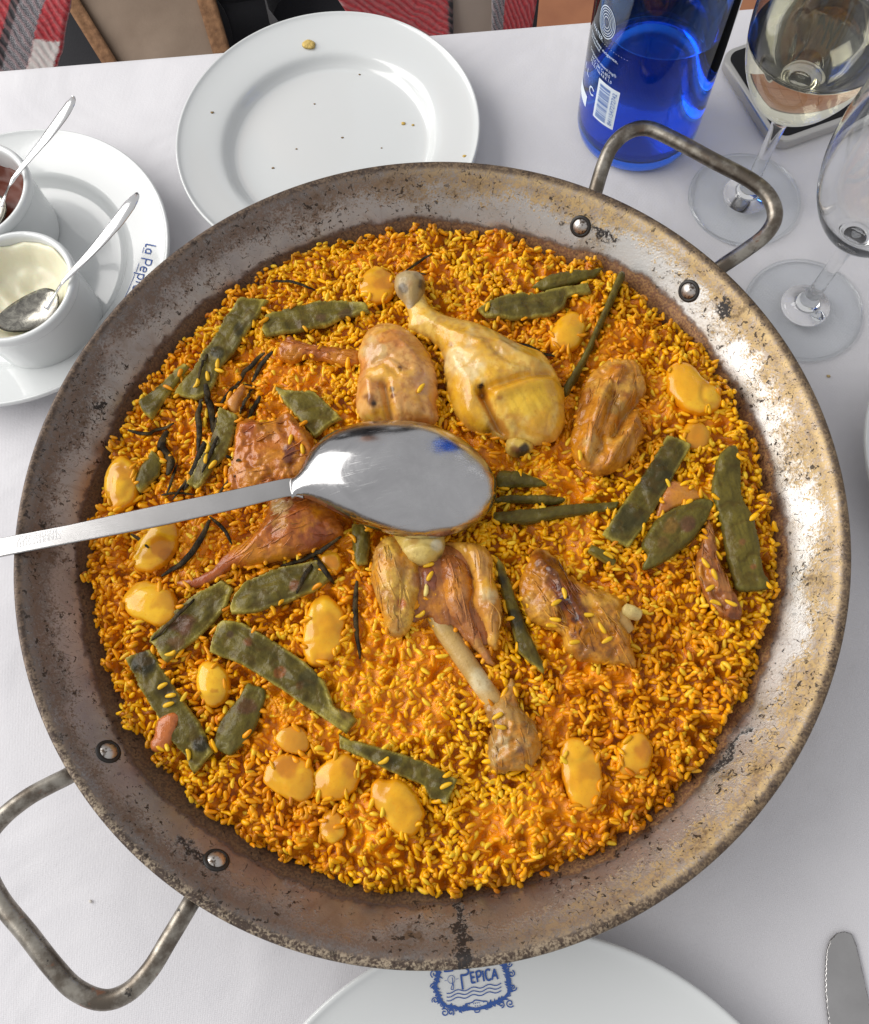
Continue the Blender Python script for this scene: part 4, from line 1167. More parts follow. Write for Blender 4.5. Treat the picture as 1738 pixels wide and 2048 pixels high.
for k, (line, w, lab) in enumerate(NEED):
    L = catmull(np.array(line, float), 6)
    P = []
    for u, v in L:
        p = at(u, v, 0.026)
        z = top_z(p[0], p[1])
        p = at(u, v, z + 0.002); P.append([p[0], p[1], z + 0.0020])
    P = np.array(P)
    for _ in range(3):
        P[1:-1, 2] = (P[:-2, 2] + 2 * P[1:-1, 2] + P[2:, 2]) / 4
    s = np.linspace(0, 1, len(P))
    rr = (w * 1.0 / 3300) * (0.20 + 0.80 * np.sin(np.pi * np.clip(s * 0.92 + 0.06, 0, 1)) ** 0.6)
    vv, ff = tube_data(P, rr, 8, 0.5)
    vv = np.array(vv)
    cc = colours(vv, np.ones(len(vv)), (0.022, 0.016, 0.008), alt=(0.11, 0.07, 0.022), alt_s=260, altk=0.6, seed=300 + k)
    o = mesh('rosemary_needle', vv, ff, M_NEEDLE, cols=cc)
    tag(o, lab, 'rosemary', 'charred rosemary needles in the paella')

# ------------------------------------------------------------------ rice mesh
keep = np.ones(NG, bool)
for poly, er in FOOT:
    lo = poly.min(0); hi = poly.max(0)
    c = np.where(keep & (cx > lo[0]) & (cx < hi[0]) & (cy > lo[1]) & (cy < hi[1]))[0]
    if len(c) == 0: continue
    ins = inpoly(cx[c], cy[c], poly)
    c = c[ins]
    if len(c) == 0: continue
    d = np.sqrt(((np.stack([cx[c], cy[c]], 1)[:, None] - poly[None]) ** 2).sum(-1)).min(1)
    keep[c[d > er]] = False
cx, cy, gz, gt, ang2, gl, gw = [q[keep] for q in (cx, cy, gz, gt, ang2, gl, gw)]
NG = len(cx)


def grain_template(rings=5, seg=6):
    ts = np.cos(np.linspace(np.pi, 0, rings + 2))[1:-1]
    T, A = [], []
    for q in ts:
        for k in range(seg):
            T.append(q); A.append(2 * math.pi * k / seg)
    T = np.array(T + [-1, 1]); A = np.array(A + [0, 0])
    R = np.sqrt(np.clip(1 - np.abs(T) ** 2.6, 0, 1)); R[-2:] = 0
    F = []
    for i in range(rings - 1):
        for k in range(seg):
            k2 = (k + 1) % seg
            F += [(i * seg + k, i * seg + k2, (i + 1) * seg + k2), (i * seg + k, (i + 1) * seg + k2, (i + 1) * seg + k)]
    n = rings * seg
    for k in range(seg):
        k2 = (k + 1) % seg
        F += [(n, k2, k), (n + 1, (rings - 1) * seg + k, (rings - 1) * seg + k2)]
    return T, R * np.cos(A), R * np.sin(A), np.array(F)


def grains(cx, cy, cz, tilt, ang, L, W, bend, roll):
    T, Y, Z, F = grain_template()
    n = len(cx)
    x = T[None] * L[:, None] / 2
    taper = 1 + 0.16 * T[None] * np.sign(bend)[:, None]
    y0 = Y[None] * W[:, None] / 2 * taper; z0 = Z[None] * W[:, None] / 2 * taper
    z0 = z0 + bend[:, None] * (T[None] ** 2 - 0.4)
    cr, sr = np.cos(roll)[:, None], np.sin(roll)[:, None]
    y1 = y0 * cr - z0 * sr; z1 = y0 * sr + z0 * cr
    ct, st = np.cos(tilt)[:, None], np.sin(tilt)[:, None]
    x2 = x * ct - z1 * st; z2 = x * st + z1 * ct
    ca, sa = np.cos(ang)[:, None], np.sin(ang)[:, None]
    X = cx[:, None] + x2 * ca - y1 * sa; Yw = cy[:, None] + x2 * sa + y1 * ca; Zw = cz[:, None] + z2
    V = np.stack([X, Yw, Zw], -1).reshape(-1, 3)
    FF = (F[None] + (np.arange(n) * len(T))[:, None, None]).reshape(-1, 3)
    return V, FF, len(T)


def grain_colour(cx, cy, n):
    i = np.clip(((cx - HX0) / HS).astype(int), 0, HN - 1); j = np.clip(((cy - HY0) / HS).astype(int), 0, HN - 1)
    k = np.clip(0.75 * ORANGE[j, i] + 0.35 * PATCH[j, i] + RNG.normal(0, 0.25, n), 0, 1)
    c = np.array([0.94, 0.49, 0.004])[None] * (1 - k[:, None]) + np.array([0.90, 0.34, 0.003])[None] * k[:, None]
    c *= RNG.uniform(0.78, 1.08, n)[:, None]
    toast = RNG.random(n) < 0.05
    c[toast] *= np.array([0.72, 0.52, 0.6])
    pale = RNG.random(n) < 0.10
    c[pale] = np.array([0.90, 0.58, 0.03])
    rr = np.hypot(cx - PC[0], cy - PC[1])
    brown = (rr > 0.203) & (RNG.random(n) < 0.35)
    c[brown] *= np.array([0.62, 0.50, 0.5])
    return np.clip(c, 0, 1)


# grains heaped against and over the edges of the bigger pieces
ex, ey, ez, et = [], [], [], []
for (b, zt), (poly, er), hp in zip(PIECES, FOOT, HEAP):
    flat = hp < 0.2
    for q in poly[::2]:
        if random.random() > hp: continue
        i = np.argmin((b.v[:, 0] - q[0]) ** 2 + (b.v[:, 1] - q[1]) ** 2)
        c = poly.mean(0); d = (c - q) / (np.linalg.norm(c - q) + 1e-9)
        off = random.uniform(-0.0015, 0.0016 if flat else 0.0028)
        p = q + d * off
        i = np.argmin((b.v[:, 0] - p[0]) ** 2 + (b.v[:, 1] - p[1]) ** 2)
        rz_ = float(rice_z(p[0], p[1]))
        if np.hypot(*(p - PC)) > 0.209: continue
        zc = max(rz_, min(float(zt[i]), rz_ + 0.0045)) + 0.0008
        ex.append(p[0]); ey.append(p[1]); ez.append(zc); et.append(random.gauss(0, 0.3))
ne = len(ex)
cx = np.r_[cx, ex]; cy = np.r_[cy, ey]; gz = np.r_[gz, ez]; gt = np.r_[gt, et]; ang2 = np.r_[ang2, RNG.random(ne) * 6.28]
gl = np.r_[gl, RNG.normal(0.0065, 0.0010, ne)]; gw = np.r_[gw, RNG.normal(0.0026, 0.0003, ne)]
NG = len(cx)
V, F, nt = grains(cx, cy, gz, gt, ang2, gl, gw, RNG.normal(0, 0.0006, NG), RNG.random(NG) * 6.28)
gc = grain_colour(cx, cy, NG)
me = bpy.data.meshes.new('rice')
V = lift(V)
me.vertices.add(len(V)); me.vertices.foreach_set('co', V.astype(np.float32).ravel())
me.loops.add(len(F) * 3); me.loops.foreach_set('vertex_index', F.astype(np.int32).ravel())
me.polygons.add(len(F)); me.polygons.foreach_set('loop_start', np.arange(0, len(F) * 3, 3, dtype=np.int32)); me.polygons.foreach_set('loop_total', np.full(len(F), 3, np.int32))
me.update(calc_edges=True)
a = me.color_attributes.new('Col', 'FLOAT_COLOR', 'POINT')
cc = np.ones((len(V), 4), np.float32)
Tt = grain_template()[0]
tipk = (np.abs(Tt) ** 3)[None, :, None]
cg = gc[:, None, :] * (1 - 0.18 * tipk) + np.array([0.80, 0.40, 0.02]) * 0.18 * tipk
cc[:, :3] = cg.reshape(-1, 3)
a.data.foreach_set('color', cc.ravel())
rice = link('rice', me, M_RICE)
tag(rice, 'golden saffron rice filling the paella pan', 'rice', kind='stuff')

# sauce bed between and over the grains
st = 2
ys = np.arange(0, HN, st); xs = np.arange(0, HN, st)
HS2 = blur(H, 5)[np.ix_(ys, xs)]
PT = PATCH[np.ix_(ys, xs)]; OR = ORANGE[np.ix_(ys, xs)]; RR = gr[np.ix_(ys, xs)]; LIM = RICE_R[np.ix_(ys, xs)]
X2 = gx[np.ix_(ys, xs)]; Y2 = gy[np.ix_(ys, xs)]
inside_any = np.zeros(X2.shape, bool)
for poly, er in FOOT:
    inside_any |= inpoly(X2, Y2, poly)
zz = HS2 - 0.0033 + 0.0022 * PT * (0.70 + 0.5 * (fbm(X2 * 160, Y2 * 160, 71, 3))) - 0.0012 * inside_any
zz = np.where(RR > LIM - 0.002, np.minimum(zz, 0.014), zz)
ok = RR < LIM + 0.0005
idm = -np.ones(X2.shape, int); idm[ok] = np.arange(ok.sum())
q = (idm[:-1, :-1] >= 0) & (idm[1:, :-1] >= 0) & (idm[:-1, 1:] >= 0) & (idm[1:, 1:] >= 0)
jj, ii = np.where(q)
F = np.stack([idm[jj, ii], idm[jj, ii + 1], idm[jj + 1, ii + 1], idm[jj + 1, ii]], 1)
V = np.stack([X2[ok], Y2[ok], zz[ok]], 1)
kk = np.clip(PT[ok], 0, 1)[:, None]
sc = np.array([0.56, 0.175, 0.003])[None] * (1 - kk) + np.array([0.84, 0.29, 0.003])[None] * kk
sc = sc * (0.8 + 0.4 * fbm(V[:, 0] * 60, V[:, 1] * 60, 81, 3))[:, None]
mesh('sauce_bed', V, F, M_SAUCE, rice, cols=sc)

# --- single grains lying loose on top of other pieces
g_me = []
for q in range(5):
    b = random.gauss(0, 0.0005)
    V, F, nt = grains(np.zeros(1), np.zeros(1), np.zeros(1), np.zeros(1), np.zeros(1), np.array([random.uniform(0.0062, 0.0080)]), np.array([random.uniform(0.0027, 0.0033)]), np.array([b]), np.array([random.random() * 6]))
    m = bpy.data.meshes.new('rice_grain')
    m.from_pydata([tuple(v) for v in V], [], [tuple(int(i) for i in f) for f in F]); m.update()
    a = m.color_attributes.new('Col', 'FLOAT_COLOR', 'POINT')
    cc = np.ones((len(V), 4), np.float32); cc[:, :3] = (0.83, 0.49, 0.02) if q < 4 else (0.85, 0.68, 0.22)
    a.data.foreach_set('color', cc.ravel())
    m.materials.append(M_RICE)
    m.polygons.foreach_set('use_smooth', [True] * len(m.polygons))
    g_me.append(m)
LOOSE = {
    'on the long wide bean at the upper left': [(415, 752, 80), (393, 767, 115), (435, 727, 90), (439, 741, 20)],
    'among the rosemary above the spoon handle': [(413, 826, 85), (409, 845, 95), (413, 884, 30), (415, 898, 100), (412, 917, 90), (425, 929, 130), (377, 978, 130)],
    'on the charred green bean at the lower left': [(324, 1372, 150), (341, 1391, 170), (337, 1409, 160), (377, 1509, 80), (341, 1307, 160)],
    'on the chicken thigh': [(842, 776, 125)],
    'on the chicken leg and its ankle': [(857, 1130, 165), (860, 1152, 120), (841, 1229, 150), (814, 1267, 80), (995, 1432, 150), (1001, 1454, 10)],
    'on the caramelised meat right of the chicken leg': [(1129, 1187, 80), (1113, 1205, 150), (1111, 1239, 10), (1103, 1251, 5), (1176, 1230, 0), (1204, 1256, 60), (1214, 1280, 150), (1150, 1284, 170), (1197, 1337, 100), (1271, 1294, 30)],
    'on the short green bean stub': [(1197, 1085, 10), (1217, 1110, 30), (1228, 1099, 40)],
    'on the narrow browned rib': [(1429, 1149, 70), (1421, 1176, 150), (1431, 1205, 20), (1462, 1206, 30), (1411, 1126, 60)],
    'on the broad bean behind the drumstick': [(975, 614, 110), (989, 650, 95)],
    'on the frontmost green bean': [(768, 1522, 150), (892, 1571, 155)],
    'on the crusted meat above the spoon neck': [(581, 879, 100), (605, 898, 80)],
    'on the folded tan meat': [(1160, 911, 85)],
}
k = 0
ORD = ['topmost', 'second from the top', 'third from the top', 'fourth from the top', 'fifth from the top', 'sixth from the top', 'seventh from the top', 'eighth from the top', 'ninth from the top', 'lowest']
for where, lst in LOOSE.items():
    lst = sorted(lst, key=lambda q: q[1])
    for r_, (u, v, dg) in enumerate(lst):
        p = at(u, v, 0.03)
        for _ in range(3):
            z = top_z(p[0], p[1]) + 0.0010
            p = at(u, v, z)
        o = bpy.data.objects.new('rice_grain', g_me[k % 4]); COL.objects.link(o)
        o.location = lift((p[0], p[1], z)); o.scale = (PAN_S,) * 3
        o.rotation_euler = (random.uniform(-.2, .2), random.uniform(-.25, .25), math.radians(-dg) - 0.19)
        lab = 'loose rice grain lying ' + where if len(lst) == 1 else 'loose rice grain, ' + (ORD[r_] if r_ < len(lst) - 1 else 'lowest') + ', ' + where
        tag(o, lab, 'rice grain', 'loose rice grains ' + where)
        k += 1
p = at(852, 1180, 0.034); z = top_z(p[0], p[1]) + 0.001; p = at(852, 1180, z)
o = bpy.data.objects.new('rice_grain', g_me[4]); COL.objects.link(o); o.location = lift((p[0], p[1], z)); o.scale = (PAN_S,) * 3; o.rotation_euler = (0, 0, 1.3)
tag(o, 'single whitish rice grain on the dark middle of the chicken leg', 'rice grain')
for u, v, where in ((1543, 1139, 'beside the middle of the rightmost green bean'), (1537, 1214, 'below the end of the rightmost green bean')):
    best = min(np.linspace(0.012, 0.04, 113), key=lambda q: abs(np.hypot(*(at(u, v, q)[:2] - PC)) - wall_r(q) + 0.0014))
    p = at(u, v, best)
    o = bpy.data.objects.new('rice_grain', g_me[0]); COL.objects.link(o); o.location = lift(p); o.scale = (PAN_S,) * 3; o.rotation_euler = (0.2, -0.6, 0.4)
    tag(o, 'lone rice grain stuck to the pan wall ' + where, 'rice grain')


# ------------------------------------------------------------------ text
def text_mesh(body, size=1.0, align='LEFT'):
    cu = bpy.data.curves.new('lettering', 'FONT')
    cu.body = body; cu.size = size; cu.align_x = align; cu.resolution_u = 3
    o = bpy.data.objects.new('lettering_tmp', cu); COL.objects.link(o)
    bpy.context.view_layer.update()
    me = bpy.data.meshes.new_from_object(o.evaluated_get(bpy.context.evaluated_depsgraph_get()))
    bpy.data.objects.remove(o)
    bm = bmesh.new(); bm.from_mesh(me)
    bmesh.ops.triangulate(bm, faces=bm.faces)
    V = np.array([v.co[:] for v in bm.verts]); bm.verts.index_update()
    F = [tuple(v.index for v in f.verts) for f in bm.faces]
    bm.free()
    return V, F


# ------------------------------------------------------------------ serving spoon
spoon = thing('serving_spoon', 'large stainless serving spoon lying bowl down across the pan', 'spoon')
SZ = 0.0535
out = [(578, 957), (592, 950), (606, 928), (622, 898), (656, 868), (715, 846), (800, 838), (880, 850), (945, 886), (983, 930), (993, 965), (986, 1002), (952, 1040), (900, 1064), (830, 1073), (760, 1059), (700, 1036), (650, 1012), (620, 998), (596, 992), (580, 994)]
b = Blob(plan(out, SZ), 0.0011)
hx = 0.0215 * b.h ** 0.66
zt = SZ - 0.0016 + hx
tilt_dir = plan([(580, 975), (990, 965)], SZ)
s = ((b.v - tilt_dir[0]) @ (tilt_dir[1] - tilt_dir[0])) / np.sum((tilt_dir[1] - tilt_dir[0]) ** 2)
zt = zt - 0.006 * np.clip(s, 0, 1) ** 2
n = len(b.v)
V = np.vstack([np.c_[b.v, zt], np.c_[b.v, zt - 0.0016]])
f = b.f
aa, bb, c3 = b.v[f[:, 0]], b.v[f[:, 1]], b.v[f[:, 2]]
cr = (bb[:, 0] - aa[:, 0]) * (c3[:, 1] - aa[:, 1]) - (bb[:, 1] - aa[:, 1]) * (c3[:, 0] - aa[:, 0])
f = np.where(cr[:, None] > 0, f, f[:, ::-1])
FL = [tuple(q) for q in f] + [tuple(q[::-1] + n) for q in f]
bset = b.bd
ec = {}
for tri in f:
    for i in range(3):
        e = (tri[i], tri[(i + 1) % 3]); ec[tuple(sorted(e))] = ec.get(tuple(sorted(e)), []) + [e]
for e in ec.values():
    if len(e) == 1:
        i, j = e[0]
        FL.append((i, i + n, j + n)); FL.append((i, j + n, j))
bowl = mesh('bowl', V, FL, M_STEEL, spoon)
# handle: flat bar
top_l = [(-330, 1141), (-100, 1101), (0, 1076), (150, 1046), (300, 1013), (450, 982), (560, 958), (584, 955), (600, 948)]
bot_l = [(-330, 1176), (-100, 1136), (0, 1113), (150, 1084), (300, 1055), (450, 1022), (560, 995), (588, 992), (606, 996)]
zz = [0.0540] * 6 + [0.0538, 0.0534, 0.0536]
A = catmull(np.array([at(u, v, z) for (u, v), z in zip(top_l, zz)]), 6); B = catmull(np.array([at(u, v, z) for (u, v), z in zip(bot_l, zz)]), 6)
V, FL = [], []
for p, q in zip(A, B):
    dn = np.array([0, 0, 0.0022]); e = (q - p) / np.linalg.norm(q - p) * 0.0005; u_ = np.array([0, 0, 0.0005])
    V += [p + e, q - e, q - u_, q - dn + u_, q - dn - e, p - dn + e, p - dn + u_, p - u_]
m_ = len(A)
for i in range(m_ - 1):
    for k in range(8):
        k2 = (k + 1) % 8
        FL.append((i * 8 + k, i * 8 + k2, (i + 1) * 8 + k2, (i + 1) * 8 + k))
FL.append(tuple(range(7, -1, -1))); FL.append(tuple((m_ - 1) * 8 + k for k in range(8)))
hd = mesh('handle', V, FL, M_BRUSH, spoon, smooth=False)
for txt, p0, p1 in (('STAINLESS STEEL', (121, 1066), (30, 1085)), ('ROSTFREI INOX', (114, 1056), (34, 1073))):
    TV, TF = text_mesh(txt)
    w = TV[:, 0].max()
    a0 = at(*p0, 0.0541); a1 = at(*p1, 0.0541)
    ex = (a1 - a0); Lw = np.linalg.norm(ex); ex /= Lw; ey = np.cross([0, 0, 1.0], ex)
    sy = 0.0033 / 0.70
    P = a0 + np.outer(TV[:, 0] * Lw / w, ex) + np.outer(TV[:, 1] * sy, ey)
    P[:, 2] = 0.05415
    mesh('engraved_lettering', P, TF, M_ENGRAVE, spoon, smooth=False)


# ------------------------------------------------------------------ plates
IN_PAN = False
def plate_profile(R, rim=0.0225, well=0.69):
    w = well * R
    p = [(0.0001, 0.0052), (w * 0.6, 0.0052), (w * 0.90, 0.0056), (w * 0.955, 0.0068), (w * 0.99, 0.0095), (w * 1.02, 0.0128), (w * 1.06, 0.0148), (R * 0.80, 0.0168), (R * 0.90, 0.0192), (R * 0.965, 0.0212),
         (R * 0.985, rim + 0.0002), (R * 0.996, rim + 0.0000), (R, rim - 0.0015), (R * 0.994, rim - 0.0032), (R * 0.96, 0.0175), (R * 0.85, 0.0140), (w * 1.02, 0.0095), (w * 0.96, 0.0035), (w * 0.86, 0.0002),
         (w * 0.82, 0.0000), (w * 0.79, 0.0022), (0.0001, 0.0024)]
    return p


def plate_z(R, r, well=0.69):
    pr = plate_profile(R, well=well)[:12]
    return float(np.interp(r, [q[0] for q in pr], [q[1] for q in pr]))


def plate(c, R, label, well=0.69):
    o = thing('plate', label, 'plate', (c[0], c[1], 0.0005), group='white plates on the table')
    pr = plate_profile(R, well=well)
    link('dish', lathe(smooth_profile(pr, 3), 144), M_PORC, o)
    return o


P_TOP = np.array([-0.026, 0.4509]); P_LEFT = np.array([-0.2608, 0.3895]); P_BOT = np.array([-0.0244, -0.2434])
plate(P_TOP, 0.1117, 'empty white plate with crumbs, behind the pan')
pl = plate(P_LEFT, 0.1132, 'white plate with blue lettering holding two sauce pots at the left')
pb = plate(P_BOT, 0.1606, 'white plate with blue crest cut off at the bottom', 0.60)
pr_ = at(1733, 985, 0.022)
plate(pr_[:2] + np.array([0.1168, -0.004]), 0.1132, 'white plate barely peeking in at the right edge')


def on_plate(u, v, c, R, well, lift=0.0004):
    z = 0.018
    for _ in range(6):
        p = at(u, v, z); z = plate_z(R, np.hypot(*(p[:2] - c)), well) + 0.0005 + lift
    return np.array([p[0], p[1], z])


def strokes(name, lines, conv, parent, origin, mat=M_BLUEPRINT):
    """flat printed strokes: each line is (points, width in photo pixels[, closed fill])"""
    V, F = [], []
    for ln in lines:
        pts, w = ln[0], ln[1]
        fill = len(ln) > 2 and ln[2]
        P = np.array([conv(*q) for q in pts]) - origin
        if fill:
            b0 = len(V); c = P.mean(0); V += list(P) + [c]
            for i in range(len(P)):
                F.append((b0 + i, b0 + (i + 1) % len(P), b0 + len(P)))
            continue
        T = np.gradient(P, axis=0); T /= np.linalg.norm(T, axis=1)[:, None] + 1e-12
        S = np.cross(T, [0, 0, 1.0])
        hw = w / 2 / 3500
        b0 = len(V)
        for p, s in zip(P, S):
            V += [p - s * hw, p + s * hw]
        for i in range(len(P) - 1):
            F.append((b0 + 2 * i, b0 + 2 * i + 1, b0 + 2 * i + 3, b0 + 2 * i + 2))
    return mesh(name, V, F, mat, parent, smooth=False)


def dens(pts, per=5):
    return [tuple(q) for q in catmull(np.array(pts, float), per)]


def cv(X, Y):                                       # crest drawn at its own scale
    return on_plate(820 + X / 6.952, 1880 + Y / 6.952, P_BOT, 0.1606, 0.60)


def lin(pts):
    out = []
    for a, b in zip(pts[:-1], pts[1:]):
        for t in np.linspace(0, 1, 4, endpoint=False):
            out.append((a[0] + (b[0] - a[0]) * t, a[1] + (b[1] - a[1]) * t))
    return out + [pts[-1]]


LT = []
W = 3.4
LT += [(lin([(838, 455), (860, 600)]), W), (lin([(832, 458), (890, 447)]), W), (lin([(850, 525), (898, 517)]), W), (lin([(858, 596), (912, 588)]), W)]
LT += [(lin([(918, 440), (942, 588)]), W), (dens([(918, 444), (965, 432), (985, 465), (970, 505), (930, 520)]), W)]
LT += [(lin([(1008, 428), (1030, 575)]), W)]
LT += [(dens([(1112, 425), (1085, 410), (1055, 430), (1052, 490), (1070, 545), (1100, 560), (1128, 540)]), W)]
LT += [(lin([(1138, 555), (1172, 405)]), W), (lin([(1172, 405), (1222, 545)]), W), (lin([(1152, 500), (1206, 492)]), W)]
LT += [(lin([(735, 690), (722, 600), (708, 490)]), 3.6), (dens([(700, 492), (760, 488), (800, 470), (812, 430), (785, 398), (730, 392), (680, 402)]), 3.6)]
LT += [(lin([(470, 300), (482, 438), (590, 424), (606, 392)]), 3.6), (dens([(560, 330), (600, 300), (650, 310), (655, 370), (610, 385), (560, 370), (558, 335)]), 3.2), (dens([(655, 300), (660, 350), (675, 380)]), 3.2)]
ORN = []
for k in range(3):
    ORN.append((dens([(508 + 760 * s, 735 + 52 * k - 130 * s + 16 * math.sin(s * 22 + 0.4)) for s in np.linspace(0, 1, 26)], 2), 1.6))
ORN.append((dens([(525 + 50 + 50 * math.cos(q), 550 + 55 * math.sin(q)) for q in np.linspace(0, 6.28, 16)], 2), 0.9))
ORN += [(dens([(585, 520), (592, 560), (590, 620), (570, 680), (600, 688), (606, 640), (596, 600)]), 1.4), (lin([(480, 568), (510, 565)]), 0.8), (lin([(640, 545), (672, 538)]), 0.8)]


def spiral(x, y, r, turns, a0, sgn=1):
    return dens([(x + r * (1 - 0.8 * s) * math.cos(a0 + sgn * s * turns * 6.28), y + r * (1 - 0.8 * s) * math.sin(a0 + sgn * s * turns * 6.28)) for s in np.linspace(0, 1, 14)], 2)


def leaf(x, y, a, l, w):
    ca, sa = math.cos(a), math.sin(a)
    pts = [(0, 0), (0.25, 0.8), (0.55, 1.0), (0.8, 0.55), (1.0, 0.1), (0.75, -0.5), (0.5, -0.7), (0.2, -0.5)]
    return [(x + l * p * ca - w * q * sa, y + l * p * sa + w * q * ca) for p, q in pts]


rs = random.Random(4)
left_side = [(360, 300), (400, 430), (385, 560), (350, 660), (395, 760), (430, 850), (500, 920)]
bottom = [(500, 920), (600, 930), (700, 960), (770, 940), (920, 960), (1060, 920), (1120, 890), (1220, 850), (1320, 800)]
right_side = [(1320, 800), (1390, 700), (1360, 600), (1350, 500), (1330, 420), (1290, 330), (1330, 250)]
for path in (left_side, bottom, right_side):
    ORN.append((dens(path, 6), 5.0))
    D = dens(path, 4)
    for i in range(1, len(D) - 1, 1):
        x, y = D[i]
        if 770 < x < 1060 and y > 880: continue
        tx, ty = D[i + 1][0] - D[i - 1][0], D[i + 1][1] - D[i - 1][1]
        a = math.atan2(ty, tx)
        sd = 1 if i % 2 else -1
        ORN.append((leaf(x, y, a + sd * rs.uniform(0.6, 1.2), rs.uniform(40, 85), rs.uniform(9, 17)), 1, True))
        if i % 2 == 0:
            ORN.append((spiral(x + sd * 30 * math.sin(a), y - sd * 30 * math.cos(a), rs.uniform(22, 38), 1.2, a, sd), 1.5))
for x, y, r, a, s in ((340, 470, 60, 2, 1), (400, 450, 45, 5, -1), (330, 650, 50, 3, 1), (350, 840, 48, 2.5, 1), (480, 1010, 60, 4, 1), (570, 1010, 45, 1, -1), (1370, 330, 50, 0, 1), (1410, 470, 50, 5, 1), (1430, 660, 55, 0, 1), (1390, 880, 60, 0.6, 1), (1270, 900, 45, 1.5, -1)):
    ORN.append((spiral(x, y, r, 1.3, a, s), 2.0))
ORN.append((dens([(770, 890), (860, 870), (900, 838), (950, 840), (1000, 850), (1070, 855), (1075, 900), (1060, 950), (980, 960), (960, 1000), (905, 1005), (890, 965), (780, 975), (765, 930), (770, 890)], 3), 1.8))
for x, y in ((795, 905), (820, 897), (880, 885), (905, 880), (930, 874), (955, 872), (1015, 862), (1035, 858), (905, 918), (935, 915), (970, 910)):
    ORN.append((lin([(x, y - 9), (x + 8, y + 9)]), 1.3))
org = np.array([P_BOT[0], P_BOT[1], 0.0005])
strokes('crest_lettering', LT, cv, pb, org)
strokes('crest_ornament', ORN, cv, pb, org)


def cl(X, Y):                                       # lettering of the left plate: X along the word, Y up from its base line
    th = math.radians(102)
    u = 292 + X * math.cos(th) + Y * math.cos(th - math.pi / 2)
    v = 488 + X * math.sin(th) + Y * math.sin(th - math.pi / 2)
    return on_plate(u - 0.0012 * X * X, v, P_LEFT, 0.1132, 0.69)


W = 3.2
L2 = [(lin([(0, 0), (0, 20)]), W), (lin([(0, 0), (6, 0)]), W)]
L2 += [(dens([(17, 10), (13, 13), (9, 10), (9, 4), (13, 2), (17, 4)]), W), (lin([(17, 13), (17, 1)]), W), (lin([(7, -3), (19, -3)]), 1.6)]
x0 = 29
L2 += [(lin([(x0, -3), (x0, 20)]), W), (dens([(x0, 19), (x0 + 9, 19), (x0 + 11, 13), (x0 + 8, 8), (x0, 8)]), W)]
x0 = 45
L2 += [(dens([(x0, 8), (x0 + 9, 9), (x0 + 7, 14), (x0 + 2, 13), (x0, 8), (x0 + 2, 2), (x0 + 9, 3)]), W)]
x0 = 60
L2 += [(lin([(x0, -8), (x0, 14)]), W), (dens([(x0, 13), (x0 + 8, 13), (x0 + 10, 8), (x0 + 7, 2), (x0, 3)]), W)]
x0 = 76
L2 += [(lin([(x0, 2), (x0, 13)]), W), (lin([(x0, 17), (x0, 19)]), W)]
x0 = 83
L2 += [(dens([(x0 + 9, 12), (x0 + 3, 13), (x0, 8), (x0 + 3, 2), (x0 + 9, 3)]), W)]
x0 = 97
L2 += [(dens([(x0 + 8, 11), (x0 + 3, 13), (x0, 9), (x0 + 2, 3), (x0 + 8, 5)]), W), (lin([(x0 + 9, 13), (x0 + 9, 1)]), W)]
L2 += [(lin([(40, -4), (58, -4)]), 1.6), (lin([(63, -5), (110, -5)]), 1.6)]
strokes('plate_lettering', L2, cl, pl, np.array([P_LEFT[0], P_LEFT[1], 0.0005]))

# crumbs
M_CRUMB = food('bread_crumb', 0.8, 0.8, 500, 0.0, 0.0, 0.2, mottle=0.4, dark=(0.35, 0.22, 0.07))


def crumb(u, v, w, hgt, col, label, grp=None, zfun=None):
    z = zfun
    P = [(u + w * math.cos(q) * random.uniform(.75, 1.15), v + hgt * math.sin(q) * random.uniform(.75, 1.15)) for q in np.linspace(0, 6.28, 9)[:-1]]
    p2 = plan(P, z)
    bb = Blob(p2, max(0.0003, w / 3200 / 5))
    V, F, idx = bb.solid(z, 0.35 * hgt / 3200 * 2 * bb.h ** 0.5, 0.0)
    o = mesh('bread_crumb', V, F, M_CRUMB, cols=np.repeat(np.array(col)[None], len(V), 0))
    tag(o, label, 'crumb', grp)


def pz(u, v, c, R):
    z = 0.01
    for _ in range(5):
        p = at(u, v, z); z = plate_z(R, np.hypot(*(p[:2] - c))) + 0.0006
    return z


crumb(617, 90, 16, 10, (0.66, 0.48, 0.16), 'largest yellow crumb on the far rim of the empty plate', None, pz(617, 90, P_TOP, 0.1117))
for u, v, w, wh in ((424, 225, 5, 'on the left rim'), (629, 208, 3, 'just left of the middle of the well'), (685, 275, 3.5, 'nearest the middle of the well'), (593, 298, 3, 'lower middle of the well'), (546, 336, 4, 'lowest in the well'), (719, 149, 3, 'farthest back in the well'), (763, 296, 2.5, 'rightmost in the well')):
    crumb(u, v, w * 0.85, w * 0.5, (0.24, 0.16, 0.08), 'tiny dark crumb on the empty plate, ' + wh, 'dark crumbs on the empty plate', pz(u, v, P_TOP, 0.1117))
for u, v, w, wh in ((807, 247, 5, 'larger of two in the right of the well'), (826, 250, 3, 'smaller of two in the right of the well'), (929, 312, 4, 'on the right rim')):
    crumb(u, v, w, w * 0.7, (0.70, 0.48, 0.13), 'small yellow crumb on the empty plate, ' + wh, 'yellow crumbs on the empty plate', pz(u, v, P_TOP, 0.1117))
crumb(1657, 752, 5, 3, (0.62, 0.48, 0.26), 'pale crumb on the tablecloth right of the pan', None, 0.0002)
crumb(181, 1803, 4, 4, (0.85, 0.85, 0.84), 'white crumb on the tablecloth inside the lower left handle', None, 0.0002)


